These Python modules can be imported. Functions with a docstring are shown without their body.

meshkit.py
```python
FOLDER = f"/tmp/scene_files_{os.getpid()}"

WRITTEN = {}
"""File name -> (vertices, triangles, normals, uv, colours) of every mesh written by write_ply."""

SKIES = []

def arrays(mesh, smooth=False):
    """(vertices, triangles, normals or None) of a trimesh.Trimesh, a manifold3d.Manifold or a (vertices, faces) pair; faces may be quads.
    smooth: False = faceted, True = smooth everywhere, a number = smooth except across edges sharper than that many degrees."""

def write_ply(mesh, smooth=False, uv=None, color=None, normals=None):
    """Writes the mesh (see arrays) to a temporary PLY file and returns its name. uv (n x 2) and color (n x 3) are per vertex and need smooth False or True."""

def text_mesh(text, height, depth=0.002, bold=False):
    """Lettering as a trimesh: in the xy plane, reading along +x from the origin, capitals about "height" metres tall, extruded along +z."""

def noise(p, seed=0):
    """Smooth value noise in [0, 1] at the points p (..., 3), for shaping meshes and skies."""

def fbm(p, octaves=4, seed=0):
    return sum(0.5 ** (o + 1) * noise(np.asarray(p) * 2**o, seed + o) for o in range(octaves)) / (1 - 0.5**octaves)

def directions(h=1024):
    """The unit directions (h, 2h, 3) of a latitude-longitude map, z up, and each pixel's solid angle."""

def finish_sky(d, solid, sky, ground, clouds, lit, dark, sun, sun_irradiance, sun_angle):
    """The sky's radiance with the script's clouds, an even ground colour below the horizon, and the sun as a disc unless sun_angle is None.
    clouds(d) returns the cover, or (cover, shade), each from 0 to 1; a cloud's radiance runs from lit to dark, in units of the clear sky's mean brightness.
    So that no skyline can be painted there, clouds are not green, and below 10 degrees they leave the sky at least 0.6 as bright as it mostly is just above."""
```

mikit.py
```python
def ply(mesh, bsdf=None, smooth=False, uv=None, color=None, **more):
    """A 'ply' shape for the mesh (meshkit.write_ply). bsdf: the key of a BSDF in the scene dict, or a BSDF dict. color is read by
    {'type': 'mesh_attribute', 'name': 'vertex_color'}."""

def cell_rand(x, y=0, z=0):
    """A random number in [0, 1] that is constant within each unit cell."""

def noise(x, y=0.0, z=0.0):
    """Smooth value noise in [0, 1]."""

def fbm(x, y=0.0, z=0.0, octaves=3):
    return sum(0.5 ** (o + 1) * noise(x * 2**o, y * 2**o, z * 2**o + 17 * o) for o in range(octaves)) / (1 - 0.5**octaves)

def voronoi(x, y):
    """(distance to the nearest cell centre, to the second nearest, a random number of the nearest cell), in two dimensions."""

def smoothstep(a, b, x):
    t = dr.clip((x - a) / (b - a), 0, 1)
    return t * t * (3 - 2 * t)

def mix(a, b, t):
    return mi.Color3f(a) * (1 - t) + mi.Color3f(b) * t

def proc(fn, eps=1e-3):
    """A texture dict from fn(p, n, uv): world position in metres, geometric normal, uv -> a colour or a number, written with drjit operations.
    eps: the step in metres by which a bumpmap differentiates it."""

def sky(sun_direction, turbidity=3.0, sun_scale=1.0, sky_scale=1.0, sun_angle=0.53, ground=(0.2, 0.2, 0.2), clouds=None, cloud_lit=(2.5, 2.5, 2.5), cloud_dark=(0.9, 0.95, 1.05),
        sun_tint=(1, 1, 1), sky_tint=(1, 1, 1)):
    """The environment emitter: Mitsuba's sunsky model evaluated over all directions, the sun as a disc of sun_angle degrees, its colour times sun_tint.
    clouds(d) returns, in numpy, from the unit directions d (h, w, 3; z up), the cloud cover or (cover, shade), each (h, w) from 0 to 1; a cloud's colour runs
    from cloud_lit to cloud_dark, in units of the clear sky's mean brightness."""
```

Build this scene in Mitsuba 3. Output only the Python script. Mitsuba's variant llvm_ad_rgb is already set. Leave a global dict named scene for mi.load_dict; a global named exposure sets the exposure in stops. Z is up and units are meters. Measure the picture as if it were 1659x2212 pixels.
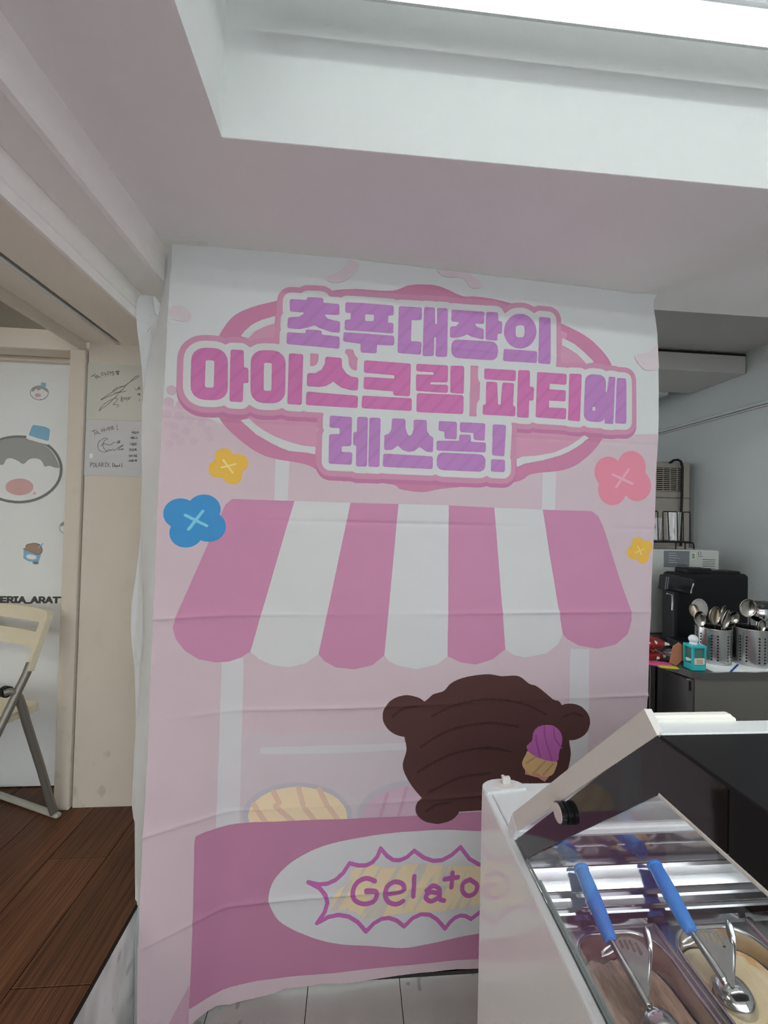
import math, random
import numpy as np, trimesh, shapely
import mitsuba as mi, drjit as dr
import mikit, meshkit
from mikit import proc, noise, fbm, mix, smoothstep
from shapely.geometry import Polygon, LineString, Point, MultiPolygon, box as sbox
from shapely.ops import unary_union
from shapely import affinity

T = mi.ScalarTransform4f
scene, labels = {}, {}
# ------------------------------------------------------------------ camera, light, exposure
# metres, z up, +y is the depth of the room, the tiled floor is z = 0
YAW, PITCH, ROLL, FOC = .0762, .0168, .0243, 860.0
fw = np.array([math.sin(YAW)*math.cos(PITCH), math.cos(YAW)*math.cos(PITCH), math.sin(PITCH)])
rt = np.array([math.cos(YAW), -math.sin(YAW), 0.0]); up0 = np.cross(rt, fw)
upv = up0*math.cos(ROLL) - rt*math.sin(ROLL)
EYE = np.array([0, 0, 1.5])
scene['camera'] = {'type': 'perspective', 'fov': math.degrees(2*math.atan(1659/2/FOC)), 'fov_axis': 'x', 'near_clip': .02, 'far_clip': 50.0,
                   'to_world': T().look_at(origin=EYE.tolist(), target=(EYE+fw).tolist(), up=upv.tolist())}
exposure = 1.06
TUBE_FAR = (.72, .785, .785)     # radiance of the light strip in view
TUBE_NEAR = (9.6, 10.4, 10.3)  # the two strips overhead, outside the photo
WARM = (5.6, 5.2, 4.4)          # unseen ceiling panel added as warm fill for the raised side room
def overcast(d): return np.ones(d.shape[:2])
scene['sky'] = mikit.sky((.2, -.5, .84), sky_scale=4.1, sun_scale=0.0, sun_angle=None, ground=(.80, .80, .80), clouds=overcast, cloud_lit=(2.1, 2.2, 2.3))

# ------------------------------------------------------------------ helpers
def lin(c):
    c = np.asarray(c, float)/255
    return np.where(c < .04045, c/12.92, ((c+.055)/1.055)**2.4)
def numbered(key):
    if key not in scene and not any(k.startswith(key+'__') for k in scene): return key
    i = 1
    while f'{key}_{i:03d}' in scene or any(k.startswith(f'{key}_{i:03d}__') for k in scene): i += 1
    return f'{key}_{i:03d}'
def tag(key, label=None, cat=None, group=None, kind=None):
    d = labels.setdefault(key, {})
    for k, v in (('label', label), ('category', cat), ('group', group), ('kind', kind)):
        if v: d[k] = v
    return key
def obj(name, mesh, m, parent=None, smooth=False, **more):
    key = numbered((parent+'__' if parent else '')+name)
    if isinstance(mesh, (list, tuple)) and not isinstance(mesh[0], np.ndarray): mesh = trimesh.util.concatenate(mesh)
    scene[key] = mikit.ply(mesh, m, smooth=smooth, **more)
    return key
def thing(name, label, cat, group=None):
    key = numbered(name); tag(key, label, cat, group); scene_hold.add(key); return key
scene_hold = set()
def struct(name, mesh, m, label=None, smooth=False):
    k = obj(name, mesh, m, None, smooth); tag(k, label, None, None, 'structure'); return k
def box(lo, hi, c=0.0):
    lo, hi = np.array(lo, float), np.array(hi, float)
    if c <= 0:
        return trimesh.creation.box(bounds=[lo, hi])
    c = min(c, .49*float(min(hi-lo))); P = []
    for i in range(8):
        s = np.array([(i >> k) & 1 for k in range(3)]); p = np.where(s, hi, lo); d = np.where(s, -1, 1)*c
        for k in range(3):
            q = p + d; q[k] = p[k]; P.append(q)
    return trimesh.convex.convex_hull(np.array(P))
def rbox(lo, hi, r, n=4):
    """rounded box"""
    lo, hi = np.array(lo, float)+r, np.array(hi, float)-r
    s = trimesh.creation.icosphere(subdivisions=2, radius=r).vertices
    return trimesh.convex.convex_hull(np.vstack([s+np.where([(i >> k) & 1 for k in range(3)], hi, lo) for i in range(8)]))
def tube(pts, r, n=10, cap=True, flat=None):
    pts = np.array(pts, float); r = np.broadcast_to(r, len(pts))
    t = np.gradient(pts, axis=0); t /= np.linalg.norm(t, axis=1, keepdims=True)
    a = np.array([0, 0, 1.0]) if abs(t[0][2]) < .9 else np.array([1.0, 0, 0])
    V, F = [], []
    u = np.cross(t[0], a); u /= np.linalg.norm(u)
    for i in range(len(pts)):
        u = u - t[i]*(u@t[i]); u /= np.linalg.norm(u); v = np.cross(t[i], u)
        for k in range(n):
            an = 2*math.pi*k/n; V.append(pts[i]+r[i]*(u*math.cos(an)+v*math.sin(an)*(flat or 1)))
    m = len(pts)
    for i in range(m-1):
        for k in range(n):
            a0, b0 = i*n+k, i*n+(k+1) % n; F += [[a0, b0, b0+n], [a0, b0+n, a0+n]]
    if cap:
        V += [pts[0], pts[-1]]
        for k in range(n): F += [[m*n, (k+1) % n, k], [m*n+1, (m-1)*n+k, (m-1)*n+(k+1) % n]]
    M = trimesh.Trimesh(V, F, process=False); M.fix_normals(); return M
def lathe(prof, n=32):
    return trimesh.creation.revolve(np.array(prof, float), sections=n)
def extrude(poly, h, axis='z', at=0.0):
    """shapely polygon extruded by h: axis z: (x,y); axis y: polygon in (x,z); axis x: polygon in (y,z)"""
    ms = [trimesh.creation.extrude_polygon(g, h, engine='earcut') for g in (getattr(poly, 'geoms', [poly])) if g.area > 1e-9]
    M = trimesh.util.concatenate(ms); v = M.vertices.copy()
    if axis == 'z': v[:, 2] += at
    if axis == 'y': v = np.stack([v[:, 0], at+v[:, 2], v[:, 1]], 1); M = trimesh.Trimesh(v, M.faces[:, ::-1], process=False); return M
    if axis == 'x': v = np.stack([at+v[:, 2], v[:, 0], v[:, 1]], 1)
    return trimesh.Trimesh(v, M.faces, process=False)
def prof_x(pts, y0, y1):          # profile in (x,z) swept along y
    return extrude(Polygon(pts), y1-y0, 'y', y0)
def spline(p, n=6, closed=True):
    p = np.asarray(p, float); m = len(p)
    if m < 3: return p
    out = []
    for i in range(m if closed else m-1):
        g = (lambda k: p[k % m]) if closed else (lambda k: p[min(max(k, 0), m-1)])
        a, b, c, d = g(i-1), g(i), g(i+1), g(i+2)
        for t in np.linspace(0, 1, n, endpoint=False):
            out.append(.5*((2*b)+(c-a)*t+(2*a-5*b+4*c-d)*t*t+(3*b-a-3*c+d)*t**3))
    if not closed: out.append(p[-1])
    return np.array(out)
def rounded(g, r):
    return g.buffer(-r, 6).buffer(2*r, 6).buffer(-r, 6) if r > 0 else g

# ------------------------------------------------------------------ materials
def mat(name, color, rough=.6, spec=.3, metal=0.0, **kw):
    if callable(color): color = proc(color)
    elif not isinstance(color, dict): color = {'type': 'rgb', 'value': [float(x) for x in color]}
    scene[name] = {'type': 'twosided', 'bsdf': {'type': 'principled', 'base_color': color, 'roughness': rough, 'specular': spec, 'metallic': metal, **kw}}
    return name
def flat(name, color):
    if callable(color): color = proc(color)
    elif not isinstance(color, dict): color = {'type': 'rgb', 'value': [float(x) for x in color]}
    scene[name] = {'type': 'twosided', 'bsdf': {'type': 'diffuse', 'reflectance': color}}
    return name
def paint(a, var=.05, s=3.0):
    a = np.array(a, float)
    return lambda p, n, uv: mi.Color3f(*[float(x) for x in a])*(1-var+2*var*fbm(p.x*s, p.y*s, p.z*s))
mat('m_ceiling', paint((.80, .775, .755), .025, 4.0), .8, .2)
mat('m_cove', (.63, .64, .628), .75, .2)
mat('m_cream', paint((.62, .56, .475), .03, 5.0), .6, .25)
mat('m_soffit', paint((.76, .70, .62), .03, 5.0), .6, .25)
mat('m_beam', (.80, .775, .735), .6, .25)
def jamb_col(p, n, uv):
    b = fbm(p.x*9, p.y*9, p.z*5); dirt = smoothstep(.62, .8, fbm(p.x*30, p.y*30, p.z*14))
    low = 1-smoothstep(.5, 1.05, p.z)
    return mix((.57, .515, .435), (.44, .385, .31), .25*b+dirt*(.12+.5*low))
mat('m_pier', jamb_col, .55, .3)
mat('m_dark_gap', (.02, .018, .015), .8, .1)
mat('m_alu', (.62, .62, .62), .35, .5, .8)
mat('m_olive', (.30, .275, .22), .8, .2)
mat('m_room', (.75, .74, .72), .8, .2)
mat('m_kitchen_wall', paint((.40, .43, .42), .04, 2.5), .5, .4)
mat('m_kitchen_trim', (.42, .41, .39), .6, .3)
mat('m_steel', (.56, .56, .555), .20, .5, 1.0)
mat('m_steel_shiny', (.56, .56, .56), .10, .5, 1.0)
mat('m_steel_dark', (.26, .25, .24), .32, .5, 1.0)
def brushed(p, n, uv):
    return mix((.52, .52, .53), (.68, .68, .69), noise(p.x*3, p.y*500, p.z*500))
mat('m_steel_brushed', brushed, .22, .5, 1.0)
mat('m_white_plastic', (.62, .64, .645), .35, .45)
mat('m_white_gloss', (.62, .615, .61), .07, .9, clearcoat=1.0, clearcoat_gloss=.95)
mat('m_cream_plastic', (.80, .79, .71), .35, .4)
mat('m_grey_trim', (.60, .57, .54), .4, .4)
mat('m_black_gloss', (.012, .012, .014), .12, .5)
mat('m_black', (.008, .008, .009), .45, .22)
mat('m_frit', (.012, .012, .014), .05, .5)
mat('m_blue_handle', (.02, .25, .76), .3, .45)
mat('m_chair_plastic', (.62, .565, .43), .45, .35)
mat('m_chair_tube', (.20, .19, .165), .35, .4, .5)
mat('m_chair_bar', (.42, .42, .37), .4, .4, .2)
mat('m_paper', (.74, .76, .76), .6, .3)
mat('m_ink', (.02, .02, .022), .6, .2)
mat('m_poster', (.68, .70, .69), .5, .3)
mat('m_emit_dark', (.2, .2, .2), .5, .3)
scene['m_glass'] = {'type': 'thindielectric', 'int_ior': 1.45}
scene['m_glass_solid'] = {'type': 'dielectric', 'int_ior': 1.5}
def wood(p, n, uv):
    g = noise(p.x*320, p.y*6.0, 1)*.45+noise(p.x*620, p.y*16, 3)*.35+noise(p.x*120, p.y*3.0, 6)*.2
    h = fbm(p.x*7, p.y*2.5, 5)
    c = mix((.062, .021, .010), (.19, .076, .033), smoothstep(.18, .82, g*.65+h*.35))
    return c*(.86+.28*noise(p.x*22, p.y*.8, 9))
mat('m_wood', lambda p, n, uv: wood(p, n, uv)*.8, .42, .35)
mat('m_wood_deep', lambda p, n, uv: wood(p, n, uv)*.68, .42, .35)
mat('m_riser', lambda p, n, uv: mix((.42, .42, .41), (.66, .66, .65), smoothstep(.3, .65, fbm(p.x*5, p.y*14, p.z*5)))*(1-.28*smoothstep(.66, .80, fbm(p.x*9, p.y*28, p.z*22))), .6, .3)
def tile_col(p, n, uv):
    sp = smoothstep(.72, .80, noise(p.x*60, p.y*60, 1))*.6
    return mix((.30, .295, .28), (.38, .37, .35), fbm(p.x*8, p.y*8, 0))*(1-.55*sp*smoothstep(.55, .7, noise(p.x*9, p.y*9, 4)))
mat('m_tile', tile_col, .35, .4)
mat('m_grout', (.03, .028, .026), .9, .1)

# ------------------------------------------------------------------ the room
CZ = 2.372                                    # underside of the dropped ceiling
RX0, RX1, RY0, RY1, RZ = -.327, 2.18, -1.0, .934, 2.735   # light recess
def slab(x0, x1, y0, y1, z0, z1): return box((x0, y0, z0), (x1, y1, z1))
struct('ceiling', [slab(-.638, RX0, -2.0, 1.51, CZ, 2.80), slab(RX0, 2.22, RY1, 1.51, CZ, 2.80), slab(RX1, 2.22, -2.0, RY1, CZ, 2.80), slab(RX0, RX1, -2.0, RY0, CZ, 2.80)], 'm_ceiling',
       'dropped off-white ceiling with a lit rectangular recess')
struct('ceiling_recess', [slab(RX0, RX1, RY0, RY1, RZ, 2.80), slab(RX0, RX0+.001, RY0, RY1, CZ+.0006, RZ), slab(RX0, RX1, RY1-.001, RY1, CZ+.0006, RZ),
                          slab(RX1-.001, RX1, RY0, RY1, CZ+.0006, RZ), slab(RX0, RX1, RY0, RY0+.001, CZ+.0006, RZ)], 'm_cove', 'white inside of the ceiling light recess')
struct('ceiling_kitchen', slab(.2, 2.4, 1.51, 3.6, 2.50, 2.60), 'm_kitchen_trim', 'grey kitchen ceiling beyond the banner')
struct('floor_base', slab(-2.7, 2.4, -2.1, 3.6, -.08, -.012), 'm_grout')
fl = struct('floor', slab(-.60, 2.30, -2.0, 1.33, -.012, -.003), 'm_grout', 'grey square floor tiles with dark joints')
TP, TX, TY = .2945, -.401, 1.318
tiles = []
for i in range(-1, 4):
    for j in range(0, 5):
        x0, y1 = TX+i*TP, TY-j*TP
        tl = box((max(x0+.0012, -.594), y1-TP+.0012, -.012), (x0+TP-.0012, y1-.0012, 0), .001)
        obj('tile', tl, 'm_tile', 'floor')
struct('floor_kitchen', slab(-.3, 2.3, 1.335, 3.5, -.012, -.004), 'm_grout', 'kitchen floor coloured dark as the shadow gap below the banner hem')  # dark colour stands in for the shadow gap under the hem
struct('wall_right', slab(2.22, 2.32, -2.0, 3.6, -.012, 2.60), 'm_kitchen_wall', 'grey-blue kitchen side wall with a conduit')
struct('wall_back', slab(-.3, 2.32, 3.5, 3.6, -.012, 2.60), 'm_kitchen_wall', 'far kitchen wall')
struct('wall_front', [slab(-2.7, 2.32, -2.1, -2.0, 2.45, 2.80), slab(-2.7, 2.32, -2.1, -2.0, -.012, .72), slab(-2.7, -2.4, -2.1, -2.0, .72, 2.45), slab(2.05, 2.32, -2.1, -2.0, .72, 2.45)], 'm_room')
struct('window_1', [box((x-.025, -2.07, .72), (x+.025, -2.03, 2.45), .004) for x in (-2.375, -.9, .6, 2.025)], 'm_alu', 'frame of an unseen shop front window, added behind the camera for fill daylight')  # window opening added out of view to bring in frontal daylight
struct('wall_left', slab(-2.7, -2.6, -2.0, 2.0, -.012, 2.60), 'm_cream')
# raised side room
PZ = .37
struct('floor_platform', slab(-2.6, -.60, -2.0, 2.0, .02, PZ-.012), 'm_grout', 'raised brown wooden plank floor')
px = [-.597, -.778, -.958, -1.140, -1.320, -1.50, -1.68, -1.86, -2.04, -2.22, -2.40, -2.58]
cuts = [(1.02,), (.25, 1.389), (.70,), (1.2,), (.4,), (.9,), (.1,), (.6,), (1.1,), (.2,), (.7,)]
for i in range(11):
    ys = [-1.99]+[c-1.0 for c in cuts[i]][:1]+list(cuts[i])+[1.90]; ys = sorted(set(ys))
    for a, b in zip(ys[:-1], ys[1:]):
        if b < -.3 : continue
        obj('plank', box((px[i+1]+.0011, a+.0011, PZ-.012), (px[i]-.0011, b-.0011, PZ), .0006), 'm_wood' if (i+int(a*10)) % 2 else 'm_wood_deep', 'floor_platform')
struct('trim_1', box((-.602, -2.0, .0), (-.592, 1.60, PZ-.008), .002), 'm_riser', 'scuffed pale grey riser below the plank floor')
struct('trim_2', box((-.604, -2.0, PZ-.008), (-.5915, 1.60, PZ-.004), .001), 'm_dark_gap', 'dark nosing line along the step edge')
# stepped beam along the opening to the side room
struct('trim_3', prof_x([(-.638, 2.43), (-.638, 2.275), (-.643, 2.263), (-.655, 2.258), (-.746, 2.252), (-.746, 2.43)], -2.0, 1.60), 'm_beam', 'white painted beam below the ceiling, nearest the banner')
struct('trim_4', prof_x([(-.747, 2.43), (-.747, 2.192), (-.751, 2.187), (-.751, 2.158), (-.760, 2.156), (-.760, 2.43)], -2.0, 1.62), 'm_beam', 'white upright face of the stepped beam')
struct('trim_5', [prof_x([(-.760, 2.156), (-.915, 2.156), (-.915, 2.30), (-.760, 2.30)], -2.0, 1.62), prof_x([(-.948, 2.156), (-1.05, 2.156), (-1.05, 2.30), (-.948, 2.30)], -2.0, 1.62)], 'm_soffit', 'cream soffit with a sliding door track')
tr = thing('door_track', 'black and aluminium sliding door track let into the cream soffit', 'door track')
obj('groove', box((-.9245, -2.0, 2.175), (-.9155, 1.615, 2.18)), 'm_dark_gap', tr)
obj('rail', box((-.938, -2.0, 2.152), (-.9245, 1.62, 2.18), .0015), 'm_alu', tr)
obj('groove', box((-.941, -2.0, 2.17), (-.938, 1.62, 2.18)), 'm_dark_gap', tr)
obj('rail', box((-.9475, -2.0, 2.154), (-.941, 1.62, 2.18), .0015), 'm_beam', tr)
struct('trim_6', prof_x([(-1.051, 2.30), (-1.051, 2.122), (-1.066, 2.122), (-1.066, 2.30)], -2.0, 1.62), 'm_cream', 'cream header board of the side room opening')
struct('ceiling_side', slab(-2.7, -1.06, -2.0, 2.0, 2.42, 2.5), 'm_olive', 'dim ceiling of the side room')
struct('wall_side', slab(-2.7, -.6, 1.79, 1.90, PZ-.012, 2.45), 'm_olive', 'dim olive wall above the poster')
struct('pillar', box((-1.040, 1.62, PZ), (-.30, 1.79, 2.158)), 'm_pier', 'cream painted pillar with scuffs beside the banner')
struct('pillar_gap', box((-1.044, 1.63, PZ), (-1.040, 1.78, 2.158)), 'm_dark_gap', 'dark joint beside the pillar')
struct('trim_7', box((-1.100, 1.605, PZ), (-1.044, 1.77, 2.122), .003), 'm_pier', 'cream door jamb between the poster and the pillar')
struct('trim_8', box((-2.6, 1.62, 2.121), (-1.066, 1.70, 2.198), .002), 'm_cream', 'cream lintel over the poster')
struct('trim_9', [box((-2.6, 1.73, 2.108), (-1.10, 1.78, 2.155), .002), box((-2.6, 1.722, 2.108), (-1.10, 1.73, 2.118), .002)], 'm_cream', 'shadowed rail just above the poster')
# lights
def strip(name, x0, x1, yc, z, w, label, rad, dx=0.0):
    k = thing(name, label, 'ceiling light', None)
    obj('housing', box((x0, yc-w/2-.006, z+.004), (x1, yc+w/2+.006, z+.030), .003), 'm_white_plastic', k)
    v = [(x0+.01, yc-w/2, z+.004), (x1-.01, yc-w/2, z+.004), (x1-.01, yc+w/2, z+.004), (x0+.01, yc+w/2, z+.004)]
    arc = []
    for i in range(9):
        t = math.pi*i/8; arc.append((yc-w/2*math.cos(t), z+.004-.018*math.sin(t)))
    V = [(x, a, b) for x in (x0+.01, x1-.01) for a, b in arc]; F = []
    for i in range(8): F += [[i, i+1, i+10], [i, i+10, i+9]]
    M = trimesh.Trimesh(V, F, process=False)
    if M.face_normals[4][2] > 0: M.invert()
    scene[k+'__diffuser'] = mikit.ply(M, 'm_emit_dark', smooth=True, emitter={'type': 'area', 'radiance': {'type': 'rgb', 'value': list(rad)}})
    return k
strip('light_strip', -.22, 2.14, .800, 2.605, .060, 'long white light strip glowing along the far side of the ceiling recess', TUBE_FAR)
strip('light_strip', -.22, 2.14, .10, 2.66, .064, 'white light strip in the middle of the ceiling recess, overhead', TUBE_NEAR)
strip('light_strip', -.22, 2.14, -.60, 2.66, .064, 'white light strip on the near side of the ceiling recess, overhead', TUBE_NEAR)
sl = thing('added_ceiling_panel', 'square warm white fill light panel, added out of view on the side room ceiling', 'ceiling light')  # added lamp, out of view, brightens the side room
obj('frame', box((-2.12, -.62, 2.395), (-1.48, .02, 2.42), .004), 'm_white_plastic', sl)
pm = trimesh.Trimesh([(-2.1, -.6, 2.394), (-1.5, -.6, 2.394), (-1.5, 0, 2.394), (-2.1, 0, 2.394)], [[0, 2, 1], [0, 3, 2]], process=False)
scene[sl+'__diffuser'] = mikit.ply(pm, 'm_emit_dark', emitter={'type': 'area', 'radiance': {'type': 'rgb', 'value': list(WARM)}})
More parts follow.
